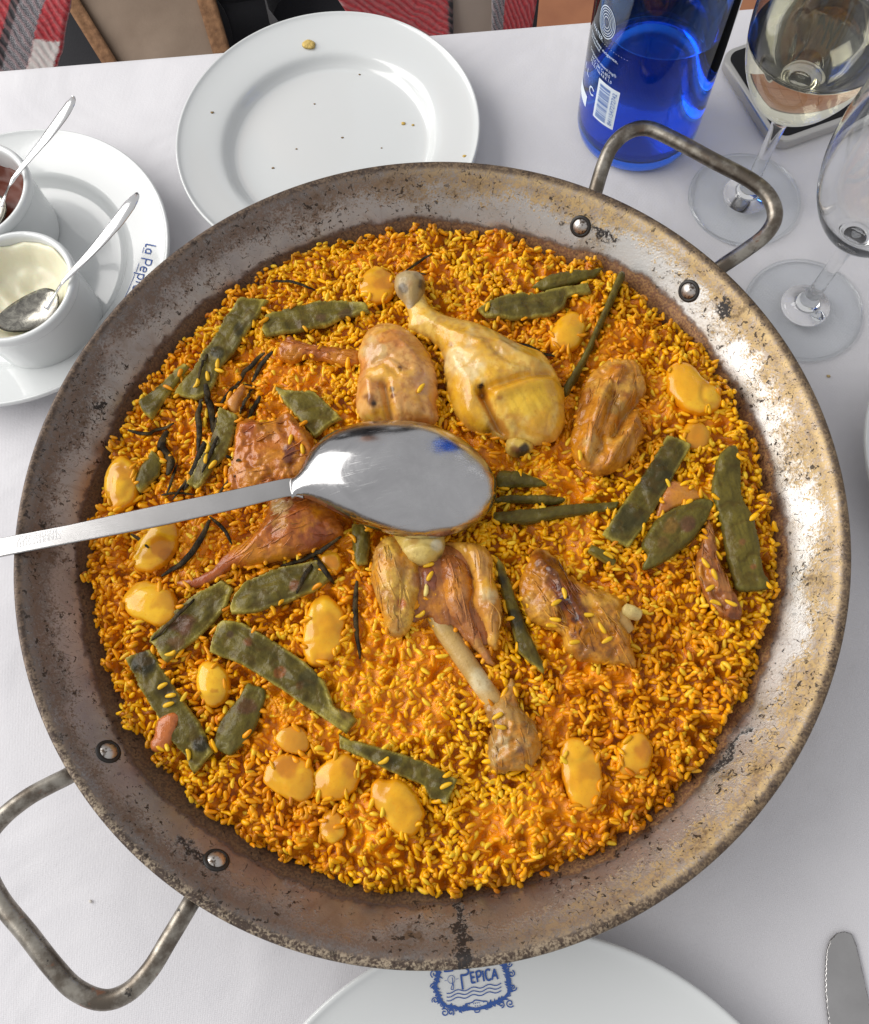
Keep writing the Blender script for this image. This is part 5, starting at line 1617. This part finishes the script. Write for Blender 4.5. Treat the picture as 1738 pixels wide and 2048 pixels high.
# ------------------------------------------------------------------ ramekins
def ramekin(c, label):
    o = thing('ramekin', label, 'ramekin', (c[0], c[1], 0.0064))
    pr = [(0.0001, 0.0005), (0.033, 0.0000), (0.0365, 0.0008), (0.0378, 0.003), (0.0385, 0.010), (0.0400, 0.040), (0.0404, 0.0435), (0.0418, 0.0450), (0.0422, 0.0480), (0.0414, 0.0508), (0.0396, 0.0516), (0.0378, 0.0508), (0.0368, 0.048),
          (0.0362, 0.040), (0.0345, 0.010), (0.0325, 0.006), (0.030, 0.005), (0.0001, 0.005)]
    link('pot', lathe(smooth_profile(pr, 3), 96), M_PORC, o)
    return o


C2 = np.array([-0.2417, 0.3407]); C1 = np.array([-0.2699, 0.4211])
ramekin(C2, 'white ramekin of pale garlic mayonnaise, nearer the pan')
ramekin(C1, 'white ramekin of dark red sauce, cut by the left edge')


def sauce_fill(name, c, zf, mat, rough_, seed, label, cat):
    n = 60; V = []; F = []
    rings = 26
    for i in range(rings + 1):
        for k in range(n):
            a = 2 * math.pi * k / n
            r = 0.0366 * i / rings
            x, y = c[0] + r * math.cos(a), c[1] + r * math.sin(a)
            V.append((x, y, zf(x - c[0], y - c[1], r)))
    for i in range(rings):
        for k in range(n):
            k2 = (k + 1) % n
            F.append((i * n + k, (i + 1) * n + k, (i + 1) * n + k2, i * n + k2))
    b0 = len(V)
    V += [(c[0] + 0.0345 * math.cos(2 * math.pi * k / n), c[1] + 0.0345 * math.sin(2 * math.pi * k / n), 0.0125) for k in range(n)]
    for k in range(n):
        k2 = (k + 1) % n
        F.append((rings * n + k, b0 + k, b0 + k2, rings * n + k2))
    F.append(tuple(b0 + k for k in range(n - 1, -1, -1)))
    o = mesh(name, V, F, mat)
    tag(o, label, cat)


def aioli(x, y, r):
    e = sstep(0.024, 0.0362, np.array(r))
    z = 0.0405 + 0.0150 * float(e) * float(0.45 + 0.75 * fbm(np.array(math.atan2(y, x) * 3 + 9), np.array(r * 160), 5, 3))
    z -= 0.0065 * math.exp(-(((x - 0.002) / 0.017) ** 2 + ((y - 0.010) / 0.008) ** 2))
    z += 0.003 * float(fbm(np.array(x * 120), np.array(y * 120), 8, 3) - 0.5)
    z += 0.0016 * math.sin(x * 420 + y * 300) * math.exp(-((x + 0.012) ** 2 + (y - 0.004) ** 2) / 0.0002)
    return z


sauce_fill('garlic_mayonnaise', C2, aioli, M_AIOLI, 0.3, 5, 'creamy pale yellow garlic mayonnaise scooped out inside the nearer ramekin', 'sauce')
sauce_fill('red_sauce', C1, lambda x, y, r: 0.034 + 0.010 * float(sstep(0.028, 0.0365, np.array(r))) * float(fbm(np.array(math.atan2(y, x) * 3), np.array(r * 90), 15, 3)) + 0.0015 * float(fbm(np.array(x * 150), np.array(y * 150), 12, 3)), M_REDSAUCE, 0.3, 6,
           'dark red pepper sauce in the ramekin at the left edge', 'sauce')


def teaspoon(line, bowl_out, zb, label):
    o = thing('teaspoon', label, 'spoon')
    P = catmull(np.array([at(u, v, z) for u, v, z, w in line]), 6)
    ws = np.interp(np.linspace(0, 1, len(P)), np.linspace(0, 1, len(line)), [q[3] for q in line])
    V, F = [], []
    T = np.gradient(P, axis=0); T /= np.linalg.norm(T, axis=1)[:, None]
    m = 9
    for i, p in enumerate(P):
        s = np.cross(T[i], [0, 0, 1.0]); s /= np.linalg.norm(s); nb = np.cross(s, T[i])
        if nb[2] < 0: nb = -nb
        for k in range(m):
            q = -1 + 2 * k / (m - 1)
            V.append(p + s * ws[i] * q + nb * 0.0009 * (1 - q * q))
        for k in range(m - 2, 0, -1):
            q = -1 + 2 * k / (m - 1)
            V.append(p + s * ws[i] * q - nb * 0.0009 * (1 - q * q))
    M = 2 * m - 2
    for i in range(len(P) - 1):
        for k in range(M):
            k2 = (k + 1) % M
            F.append((i * M + k, i * M + k2, (i + 1) * M + k2, (i + 1) * M + k))
    F.append(tuple(range(M))); F.append(tuple((len(P) - 1) * M + k for k in range(M - 1, -1, -1)))
    mesh('handle', V, F, M_CUTLERY, o)
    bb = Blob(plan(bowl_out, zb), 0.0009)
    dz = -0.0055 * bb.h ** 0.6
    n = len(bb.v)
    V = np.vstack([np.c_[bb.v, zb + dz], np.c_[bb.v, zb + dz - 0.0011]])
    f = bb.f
    mesh('bowl', V, [tuple(q) for q in f] + [tuple(q[::-1] + n) for q in f], M_SMEAR_DARK, o)


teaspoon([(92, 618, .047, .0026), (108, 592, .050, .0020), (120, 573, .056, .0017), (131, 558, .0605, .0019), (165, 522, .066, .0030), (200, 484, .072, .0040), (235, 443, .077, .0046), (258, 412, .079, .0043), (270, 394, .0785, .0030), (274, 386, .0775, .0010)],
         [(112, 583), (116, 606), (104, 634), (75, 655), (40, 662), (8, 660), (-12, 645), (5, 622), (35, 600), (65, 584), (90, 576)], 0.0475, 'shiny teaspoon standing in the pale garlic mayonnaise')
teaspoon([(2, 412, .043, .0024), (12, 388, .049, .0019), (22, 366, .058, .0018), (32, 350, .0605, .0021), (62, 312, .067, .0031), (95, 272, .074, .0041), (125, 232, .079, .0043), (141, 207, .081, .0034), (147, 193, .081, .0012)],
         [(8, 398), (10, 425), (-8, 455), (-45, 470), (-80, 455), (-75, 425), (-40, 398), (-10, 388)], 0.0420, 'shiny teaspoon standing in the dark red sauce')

# ------------------------------------------------------------------ blue bottle
BC = np.array([0.1995, 0.4213]); BR = 0.0441
bottle = thing('water_bottle', 'blue glass water bottle with white print behind the pan', 'bottle', (BC[0], BC[1], 0.0))
outer = [(0.0001, 0.0040), (0.030, 0.0022), (0.036, 0.0002), (0.0395, 0.0010), (0.0425, 0.0045), (0.0440, 0.0110), (BR, 0.0180), (BR, 0.180), (0.0432, 0.195), (0.0400, 0.212), (0.0330, 0.232), (0.0240, 0.250), (0.0175, 0.268), (0.0150, 0.290), (0.0148, 0.312), (0.0160, 0.314), (0.0160, 0.322), (0.0140, 0.323)]
inner = [(0.0115, 0.322), (0.0120, 0.290), (0.0145, 0.268), (0.0210, 0.249), (0.0300, 0.230), (0.0370, 0.210), (0.0402, 0.194), (0.0409, 0.180), (0.0409, 0.020), (0.0395, 0.013), (0.036, 0.0095), (0.030, 0.0100), (0.0001, 0.0120)]
link('bottle_glass', lathe(outer + inner, 128), M_BLUEGLASS, bottle)
WZ = 0.1005
wat = [(0.0001, 0.0119), (0.030, 0.0099), (0.036, 0.0094), (0.0396, 0.0129), (0.04095, 0.020), (0.04095, WZ), (0.0395, WZ - 0.0006), (0.0001, WZ - 0.0006)]
wo = link('water', lathe(wat, 96), M_WATER)
wo.location = (BC[0], BC[1], 0)
tag(wo, 'still water half filling the blue glass bottle', 'water')


def bhit(u, v):
    D = _d + ((u - CW / 2) / FPX) * CR - ((v - CH / 2) / FPX) * CU
    o = -BC
    a = D[0] ** 2 + D[1] ** 2; b = 2 * (o[0] * D[0] + o[1] * D[1]); c = o @ o - (BR + 0.0003) ** 2
    disc = max(0.0, b * b - 4 * a * c)
    t = (-b - math.sqrt(disc)) / (2 * a)
    return math.atan2(o[1] + D[1] * t, o[0] + D[0] * t) % (2 * math.pi), CAMZ + D[2] * t


def wrap(P2, name, mat, R=BR + 0.00025, smooth=False):
    V, F = P2
    W3 = np.stack([R * np.cos(V[:, 0]), R * np.sin(V[:, 0]), V[:, 1]], 1)
    return mesh(name, W3, F, mat, bottle, smooth)


def btext(txt, u0, v0, u1, v1, hgt, name='printed_lettering'):
    a0, z0 = bhit(u0, v0); a1, z1 = bhit(u1, v1)
    V, F = text_mesh(txt)
    w = V[:, 0].max()
    zc = (z0 + z1) / 2
    return wrap((np.stack([a0 + V[:, 0] / w * (a1 - a0), zc + V[:, 1] / 0.70 * hgt], 1), F), name, M_PRINT)


def brect(a0, a1, z0, z1, name, mat, R, n=8):
    V = []; F = []
    for i in range(n + 1):
        a = a0 + (a1 - a0) * i / n
        V += [(a, z0), (a, z1)]
    for i in range(n):
        F.append((2 * i, 2 * i + 2, 2 * i + 3, 2 * i + 1))
    return np.array(V), F


aL, zT1 = bhit(1199, 155); aR, zT2 = bhit(1241, 187); _, zB1 = bhit(1185, 230); aR2, zB2 = bhit(1224, 260)
zt_, zb_ = (zT1 + zT2) / 2, (zB1 + zB2) / 2
aL = (aL + bhit(1185, 230)[0]) / 2; aR = (aR + aR2) / 2
wrap(brect(aL, aR, zb_, zt_, '', None, 0), 'barcode_panel', M_PANEL)
Vb, Fb = [], []
rb = random.Random(5)
z = zb_ + 0.07 * (zt_ - zb_)
while z < zt_ - 0.08 * (zt_ - zb_):
    h_ = rb.choice([0.00025, 0.0005, 0.0008])
    v2, f2 = brect(aL + 0.12 * (aR - aL), aL + 0.62 * (aR - aL), z, z + h_, '', None, 0, 6)
    k0 = len(Vb); Vb += list(v2); Fb += [tuple(i + k0 for i in q) for q in f2]
    z += h_ + rb.choice([0.0003, 0.0005, 0.0009])
wrap((np.array(Vb), Fb), 'barcode_bars', M_BARS, BR + 0.0005)
TV, TF = text_mesh('8411547272742')
w = TV[:, 0].max()
wrap((np.stack([aL + (aR - aL) * (0.90 - TV[:, 1] / 0.7 * 0.18), zb_ + (zt_ - zb_) * (0.08 + 0.84 * TV[:, 0] / w)], 1), TF), 'barcode_digits', M_BARS, BR + 0.0005)
btext('WATER', 1187, 52, 1205, 82, 0.0030)
btext('naturaleza exigente,', 1184, 62, 1235, 128, 0.0022)
btext('del manantial.', 1183, 72, 1200, 104, 0.0020)
btext('. . . . . . . . . . .', 1205, 84, 1255, 122, 0.0022)
btext('Composicion mineral (mg/l):', 1182, 94, 1232, 158, 0.0021)
btext('HCO 284 Ca 60.0', 1184, 115, 1219, 158, 0.0024)
btext('Mg 25.7 Na 4.8 K 1.0', 1182, 120, 1222, 170, 0.0024)
btext('1 L', 1171, 130, 1177, 156, 0.0050)
# round emblem of thin rings
a0, z0 = bhit(1213, 45)
Vr, Fr = [], []
for rr_, wd in ((0.0080, 0.00022), (0.0068, 0.00016), (0.0056, 0.00016), (0.0042, 0.00016), (0.0028, 0.00016)):
    k0 = len(Vr); nn = 40
    for k in range(nn):
        q = 2 * math.pi * k / nn
        for r2 in (rr_ - wd, rr_ + wd):
            Vr.append((a0 + r2 * math.cos(q) / BR, z0 + r2 * 1.25 * math.sin(q)))
    for k in range(nn):
        k2 = (k + 1) % nn
        Fr.append((k0 + 2 * k, k0 + 2 * k2, k0 + 2 * k2 + 1, k0 + 2 * k + 1))
wrap((np.array(Vr), Fr), 'ring_emblem', M_PRINT)
# arrow mark and small panel near the silhouette
a0, z0 = bhit(1183, 182)
Vr, Fr = [], []
for k in range(22):
    q = 0.6 + 5.2 * k / 21
    for r2 in (0.0022, 0.0034):
        Vr.append((a0 + r2 * math.cos(q) / BR, z0 + r2 * math.sin(q)))
for k in range(21):
    Fr.append((2 * k, 2 * k + 2, 2 * k + 3, 2 * k + 1))
wrap((np.array(Vr), Fr), 'round_arrow_mark', M_PRINT)
a1, zz1 = bhit(1164, 172); a2, zz2 = bhit(1172, 205)
wrap(brect(a1 - 0.10, a2, zz2 - 0.004, zz1 + 0.004, '', None, 0), 'label_panel', M_PANEL)


# ------------------------------------------------------------------ wine glasses
def wine_glass(c, zs, rb, ztop, label):
    o = thing('wine_glass', label, 'wine glass', (c[0], c[1], 0.0003), group='wine glasses at the right')
    out = [(0.0001, 0.0), (0.030, 0.0003), (0.0378, 0.0005), (0.0384, 0.0013), (0.0378, 0.0020), (0.028, 0.0034), (0.016, 0.0058), (0.0085, 0.0095), (0.0058, 0.0150), (0.0046, 0.026), (0.0042, 0.045), (0.0046, zs - 0.012), (0.0062, zs - 0.004)]
    H_ = ztop - zs
    out += [(0.0110, zs + 0.003), (0.0180, zs + 0.0085), (rb * 0.66, zs + 0.018), (rb * 0.86, zs + 0.034), (rb * 0.97, zs + 0.052), (rb, zs + 0.068), (rb * 0.985, zs + 0.085), (rb * 0.93, zs + 0.105), (rb * 0.87, ztop), ]
    inn = [(rb * 0.87 - 0.0010, ztop), (rb * 0.93 - 0.0012, zs + 0.105), (rb * 0.985 - 0.0012, zs + 0.085), (rb - 0.0012, zs + 0.068), (rb * 0.97 - 0.0013, zs + 0.052), (rb * 0.86 - 0.0014, zs + 0.034), (rb * 0.66 - 0.0015, zs + 0.0195), (0.0160, zs + 0.0105), (0.0085, zs + 0.0062), (0.0001, zs + 0.0050)]
    cut = 6
    foot = smooth_profile(out[:cut + 1], 3)
    link('foot', lathe(foot + [(0.0001, foot[-1][1])], 112), M_THINGLASS, o)
    link('foot_rim', lathe([(0.0383 + 0.0010 * math.cos(q), 0.0013 + 0.0010 * math.sin(q)) for q in np.linspace(0, 2 * math.pi, 12, endpoint=False)], 112, True), M_GLASS, o)
    up = smooth_profile(out[cut:], 3)
    bowl_at = next(k for k, q in enumerate(up) if q[1] > zs - 0.004)
    link('stem', lathe([(0.0001, up[0][1] + 0.0001)] + up[:bowl_at + 1] + [(0.0001, up[bowl_at][1])], 64), M_GLASS, o)
    link('bowl', lathe([(0.0001, up[bowl_at][1] + 0.0001)] + up[bowl_at:] + smooth_profile(inn, 3), 112), M_GLASS, o)
    return inn


F1 = np.array([0.2580, 0.3425]); F2 = np.array([0.2705, 0.2486])
inn = wine_glass(F1, 0.080, 0.0395, 0.200, 'stemmed glass holding white wine beside the blue bottle')
wine_glass(F2, 0.078, 0.0395, 0.198, 'empty stemmed wine glass cut by the right edge')
lvl = 0.080 + 0.055
ip = [q for q in smooth_profile(inn, 3)]
prof = [(r + 0.0001, z) for r, z in ip if z < lvl]
rtop = float(np.interp(lvl, [q[1] for q in ip][::-1], [q[0] for q in ip][::-1])) + 0.0001
prof = [(0.0001, lvl - 0.0006), (rtop - 0.0018, lvl - 0.0006), (rtop, lvl)] + prof
wn = link('white_wine', lathe(prof, 96), M_WINE)
wn.location = (F1[0], F1[1], 0.0003)
tag(wn, 'pale white wine in the stemmed glass by the bottle', 'wine')

# ------------------------------------------------------------------ phone
ph = thing('phone', 'black-screened phone with silver edge lying behind the wine glasses', 'phone')
sd = np.array([0.183, -0.983]); ldir = np.array([0.983, 0.183])
pc = (np.array([0.2750, 0.4690]) + np.array([0.2925, 0.3740])) / 2 + ldir * 0.080
pang = math.atan2(ldir[1], ldir[0])


def rounded(w, h, r, z0, z1, bev, name, mat):
    pts = []
    for cx_, cy_, a0 in ((w / 2 - r, h / 2 - r, 0), (-w / 2 + r, h / 2 - r, 90), (-w / 2 + r, -h / 2 + r, 180), (w / 2 - r, -h / 2 + r, 270)):
        for k in range(9):
            a = math.radians(a0 + 90 * k / 8)
            pts.append((cx_ + r * math.cos(a), cy_ + r * math.sin(a)))
    pts = np.array(pts); n = len(pts)
    V = []
    for z, s in ((z0, bev), (z0 + bev, 0), (z1 - bev, 0), (z1 - bev * 0.3, bev * 0.3), (z1, bev)):
        k = np.array([(w / 2 - s) / (w / 2), (h / 2 - s) / (h / 2)])
        V += [(x * k[0], y * k[1], z) for x, y in pts]
    F = []
    for i in range(4):
        for k in range(n):
            k2 = (k + 1) % n
            F.append((i * n + k, i * n + k2, (i + 1) * n + k2, (i + 1) * n + k))
    F.append(tuple(range(n - 1, -1, -1))); F.append(tuple(4 * n + k for k in range(n)))
    return mesh(name, V, F, mat, ph, smooth=False)


ph.location = (pc[0], pc[1], 0.0003); ph.rotation_euler = (0, 0, pang)
M_PHONE = plain('satin_silver_frame', (0.55, 0.54, 0.52), 0.3, 1.0)
M_SCREEN = plain('black_phone_glass', (0.006, 0.006, 0.008), 0.06, 0.0, Specular_IOR_Level=0.2)
rounded(0.165, 0.092, 0.012, 0.0, 0.0095, 0.0014, 'frame', M_PHONE)
rounded(0.157, 0.084, 0.009, 0.0090, 0.0100, 0.0002, 'screen', M_SCREEN)

# ------------------------------------------------------------------ knife
kn = thing('table_knife', 'round-tipped serrated table knife at the lower right corner', 'knife')
ko = [(1690, 1863), (1704, 1868), (1713, 1888), (1724, 1935), (1740, 2010), (1762, 2110), (1775, 2190), (1700, 2210), (1682, 2140)]
left = [(1682, 2140), (1664, 2090), (1656, 2040), (1651, 1990), (1650, 1940), (1653, 1900)]
L = resample(np.vstack([np.array(left, float), np.array(left, float)[::-1][1:-1]]), 1)[:1]
ser = []
D = catmull(np.array(left, float), 9)
for i, (u, v) in enumerate(D):
    ser.append((u + (0.7 if i % 2 else -0.4), v))
ko = ko + ser[1:] + [(1660, 1880), (1673, 1867)]
bb = Blob(plan(ko, 0.0018), 0.0008, soft=False)
V, F, idx = bb.solid(0.0014, 0.0010 * bb.h ** 0.5, 0.0008 * bb.h ** 0.5)
mesh('blade', V, F, M_BRUSH, kn)
P = np.array([at(u, v, 0.004) for u, v in ((1735, 2190), (1765, 2290), (1800, 2400), (1840, 2520), (1890, 2660))])
v, f = tube_data(catmull(P, 4), [0.006] * 3 + [0.0075] * 14, 12, 0.5)
mesh('handle', v, f, M_CUTLERY, kn)


# ------------------------------------------------------------------ person across the table
t = NT('black_jersey'); t.bump(t.noise(500, 2), 0.2, 0.001)
M_BLACK = t.set(Base_Color=(0.012, 0.012, 0.016), Roughness=0.9, Sheen_Weight=0.2)
M_SKINP = plain('skin', (0.52, 0.30, 0.21), 0.5)
M_HAIR = plain('dark_hair', (0.03, 0.02, 0.015), 0.5)
t = NT('plaid_wool')
tc_ = t.obj()
sp = t.n('ShaderNodeSeparateXYZ'); t.l(t.attr('UVP'), sp.inputs[0])
nz = t.noise(45, 3, vec=t.attr('UVP'))


def bandm(v, a, b):
    w = t.math('FRACT', t.math('ADD', v, t.math('MULTIPLY', t.math('SUBTRACT', nz, 0.5), 0.05)))
    return t.math('MULTIPLY', t.step(w, a - 0.012, a + 0.012), t.step(w, b + 0.012, b - 0.012))


U_, V_ = sp.outputs[0], sp.outputs[1]
fleece = t.noise(130, 3, 0.7, vec=t.attr('UVP'))
c = t.mix(t.step(t.noise(40, 3, vec=t.attr('UVP')), 0.35, 0.7), (0.30, 0.020, 0.028), (0.50, 0.035, 0.045))
grey = t.mix(t.step(fleece, 0.42, 0.60), (0.05, 0.05, 0.055), (0.30, 0.29, 0.31))
c = t.mix(bandm(U_, 0.50, 0.60), c, (0.022, 0.020, 0.024))
c = t.mix(bandm(U_, 0.58, 0.79), c, grey)
c = t.mix(t.math('MULTIPLY', bandm(V_, 0.02, 0.30), bandm(U_, 0.79, 0.985)), c, (0.62, 0.59, 0.56))
c = t.mix(t.math('MULTIPLY', bandm(V_, 0.82, 0.99), 0.7), c, (0.025, 0.020, 0.025))
tw = t.n('ShaderNodeTexWave', wave_type='BANDS', bands_direction='DIAGONAL'); tw.inputs['Scale'].default_value = 9; tw.inputs['Distortion'].default_value = 3.0; tw.inputs['Detail'].default_value = 3
t.l(t.attr('UVP'), tw.inputs[0])
c = t.mix(t.math('MULTIPLY', t.step(tw.outputs['Fac'], 0.4, 0.9), 0.22), c, (0.55, 0.30, 0.30))
t.bump(tw.outputs['Fac'], 0.5, 0.002)
M_PLAID = t.set(Base_Color=c, Roughness=0.95, Sheen_Weight=0.3)
t = NT('tan_canvas'); t.bump(t.noise(300, 3), 0.2, 0.001)
M_CANVAS = t.set(Base_Color=t.ramp(t.noise(20, 3), [(0.3, (0.19, 0.135, 0.095)), (0.7, (0.25, 0.185, 0.135))]), Roughness=0.8)
t = NT('brown_suede'); t.bump(t.noise(600, 3), 0.4, 0.001)
M_SUEDE = t.set(Base_Color=t.ramp(t.noise(150, 4), [(0.3, (0.13, 0.06, 0.025)), (0.7, (0.27, 0.14, 0.065))]), Roughness=0.9)
M_TAUPE = plain('taupe_fabric', (0.36, 0.30, 0.25), 0.9)


def world_en(u, s, z):
    p = mid + ed * u + en * s
    return (p[0], p[1], z)


def person_body():
    me = bpy.data.meshes.new('person')
    J = {'pelvis': ((-0.13, 0.34, -0.20), 0.125), 'waist': ((-0.13, 0.36, -0.03), 0.115), 'chest': ((-0.13, 0.38, 0.16), 0.13), 'neckb': ((-0.13, 0.39, 0.31), 0.065), 'neck': ((-0.13, 0.38, 0.37), 0.052),
         'head': ((-0.13, 0.36, 0.46), 0.082), 'crown': ((-0.13, 0.37, 0.55), 0.070),
         'hipL': ((-0.23, 0.30, -0.215), 0.085), 'kneeL': ((-0.25, -0.10, -0.235), 0.062), 'ankL': ((-0.25, -0.06, -0.66), 0.042), 'toeL': ((-0.26, -0.20, -0.70), 0.036),
         'hipR': ((-0.03, 0.30, -0.215), 0.085), 'kneeR': ((0.00, -0.10, -0.235), 0.062), 'ankR': ((0.00, -0.06, -0.66), 0.042), 'toeR': ((0.01, -0.20, -0.70), 0.036),
         'shL': ((-0.31, 0.38, 0.25), 0.058), 'elL': ((-0.40, 0.33, 0.00), 0.045), 'wrL': ((-0.33, 0.24, -0.12), 0.030),
         'shR': ((0.05, 0.38, 0.25), 0.058), 'elR': ((0.14, 0.33, 0.00), 0.045), 'wrR': ((0.07, 0.24, -0.12), 0.030)}
    names = list(J)
    E = [('pelvis', 'waist'), ('waist', 'chest'), ('chest', 'neckb'), ('neckb', 'neck'), ('neck', 'head'), ('head', 'crown'), ('pelvis', 'hipL'), ('hipL', 'kneeL'), ('kneeL', 'ankL'), ('ankL', 'toeL'),
         ('pelvis', 'hipR'), ('hipR', 'kneeR'), ('kneeR', 'ankR'), ('ankR', 'toeR'), ('chest', 'shL'), ('shL', 'elL'), ('elL', 'wrL'), ('chest', 'shR'), ('shR', 'elR'), ('elR', 'wrR')]
    me.from_pydata([world_en(*J[q][0]) for q in names], [(names.index(a), names.index(b)) for a, b in E], [])
    o = bpy.data.objects.new('skin_tmp', me); COL.objects.link(o)
    md = o.modifiers.new('skin', 'SKIN')
    for i, q in enumerate(names):
        me.skin_vertices[0].data[i].radius = (J[q][1],) * 2
        me.skin_vertices[0].data[i].use_root = (q == 'pelvis')
    o.modifiers.new('sub', 'SUBSURF').levels = 2
    bpy.context.view_layer.update()
    m2 = bpy.data.meshes.new_from_object(o.evaluated_get(bpy.context.evaluated_depsgraph_get()))
    bpy.data.objects.remove(o)
    m2.materials.clear(); m2.materials.append(M_BLACK); m2.materials.append(M_SKINP)
    for p in m2.polygons:
        p.material_index = 1 if p.center[2] > 0.345 else 0
    return link('person', m2, None)


person = person_body()
tag(person, 'person in black clothes and open plaid jacket seated across the table', 'person')


def sheet(name, corners, mat, parent, thick=0.006, nu=14, nv=14, wav=0.006, seed=0, uv=(0, 1, 0, 1)):
    """curved cloth panel with thickness; corners in world metres: 4 points"""
    c = [np.array(q) for q in corners]
    V = []; UV = []
    for j in range(nv + 1):
        for i in range(nu + 1):
            s, q = i / nu, j / nv
            p = (c[0] * (1 - s) + c[1] * s) * (1 - q) + (c[3] * (1 - s) + c[2] * s) * q
            p = p + np.array([0, 0, 1]) * wav * (float(fbm(np.array(s * 3.0), np.array(q * 3.0), seed, 3)) - 0.5) * 2
            V.append(p)
            UV.append((uv[0] + s * (uv[1] - uv[0]), uv[2] + q * (uv[3] - uv[2]), 0))
    n = len(V); nrm = np.cross(c[1] - c[0], c[3] - c[0]); nrm /= np.linalg.norm(nrm)
    V = V + [v - nrm * thick for v in V]; UV = UV + UV
    F = []; w = nu + 1
    for j in range(nv):
        for i in range(nu):
            a = j * w + i
            F.append((a, a + 1, a + 1 + w, a + w)); F.append((a + n, a + w + n, a + 1 + w + n, a + 1 + n))
    bd = [i for i in range(nu + 1)] + [j * w + nu for j in range(1, nv + 1)] + [nv * w + i for i in range(nu - 1, -1, -1)] + [j * w for j in range(nv - 1, 0, -1)]
    for a, b in zip(bd, bd[1:] + bd[:1]):
        F.append((a, a + n, b + n, b))
    o = mesh(name, V, F, mat, parent)
    at_ = o.data.attributes.new('UVP', 'FLOAT_VECTOR', 'POINT')
    at_.data.foreach_set('vector', np.array(UV, np.float32).ravel())
    return o


# jacket fronts hang in front of the body, beyond the table edge
sheet('trousers', [at(-220, 230, -0.21), at(1066, 140, -0.21), at(1092, -160, -0.13), at(-220, -160, -0.13)], M_BLACK, person, 0.02, 30, 14, wav=0.014, seed=2)
sheet('jacket', [at(-150, 175, -0.06), at(106, 150, -0.06), at(150, -50, 0.0), at(-70, -50, 0.0)], M_PLAID, person, seed=3, uv=(0.0, 1.0, 0.0, 0.80), nu=30, nv=20)
sheet('jacket', [at(740, 100, -0.10), at(905, 82, -0.08), at(905, -60, -0.02), at(640, -60, -0.02)], M_PLAID, person, seed=5, uv=(0.84, 1.53, 0.42, 1.0), nu=30, nv=20)
sheet('jacket', [at(985, 90, -0.07), at(1060, 80, -0.07), at(1086, -60, -0.01), at(985, -60, -0.01)], M_PLAID, person, seed=6, uv=(0.62, 1.25, 0.35, 0.80), nu=20, nv=20)
sheet('jacket_lining', [at(872, 90, -0.09), at(1005, 85, -0.085), at(1000, -60, -0.02), at(902, -60, -0.02)], M_TAUPE, person, seed=8)
bag = thing('shoulder_bag', 'tan canvas bag with brown suede edges on the lap across the table', 'bag')
sheet('canvas_panel', [at(262, 165, -0.14), at(452, 150, -0.14), at(392, -60, -0.11), at(120, -60, -0.11)], M_CANVAS, bag, 0.01, seed=11, wav=0.004)
sheet('edge_trim', [at(232, 172, -0.135), at(262, 168, -0.135), at(122, -60, -0.105), at(88, -60, -0.105)], M_SUEDE, bag, 0.012, 4, 14, seed=12, wav=0.002)
sheet('edge_trim', [at(440, 155, -0.135), at(474, 152, -0.135), at(412, -60, -0.105), at(376, -60, -0.105)], M_SUEDE, bag, 0.012, 4, 14, seed=13, wav=0.002)
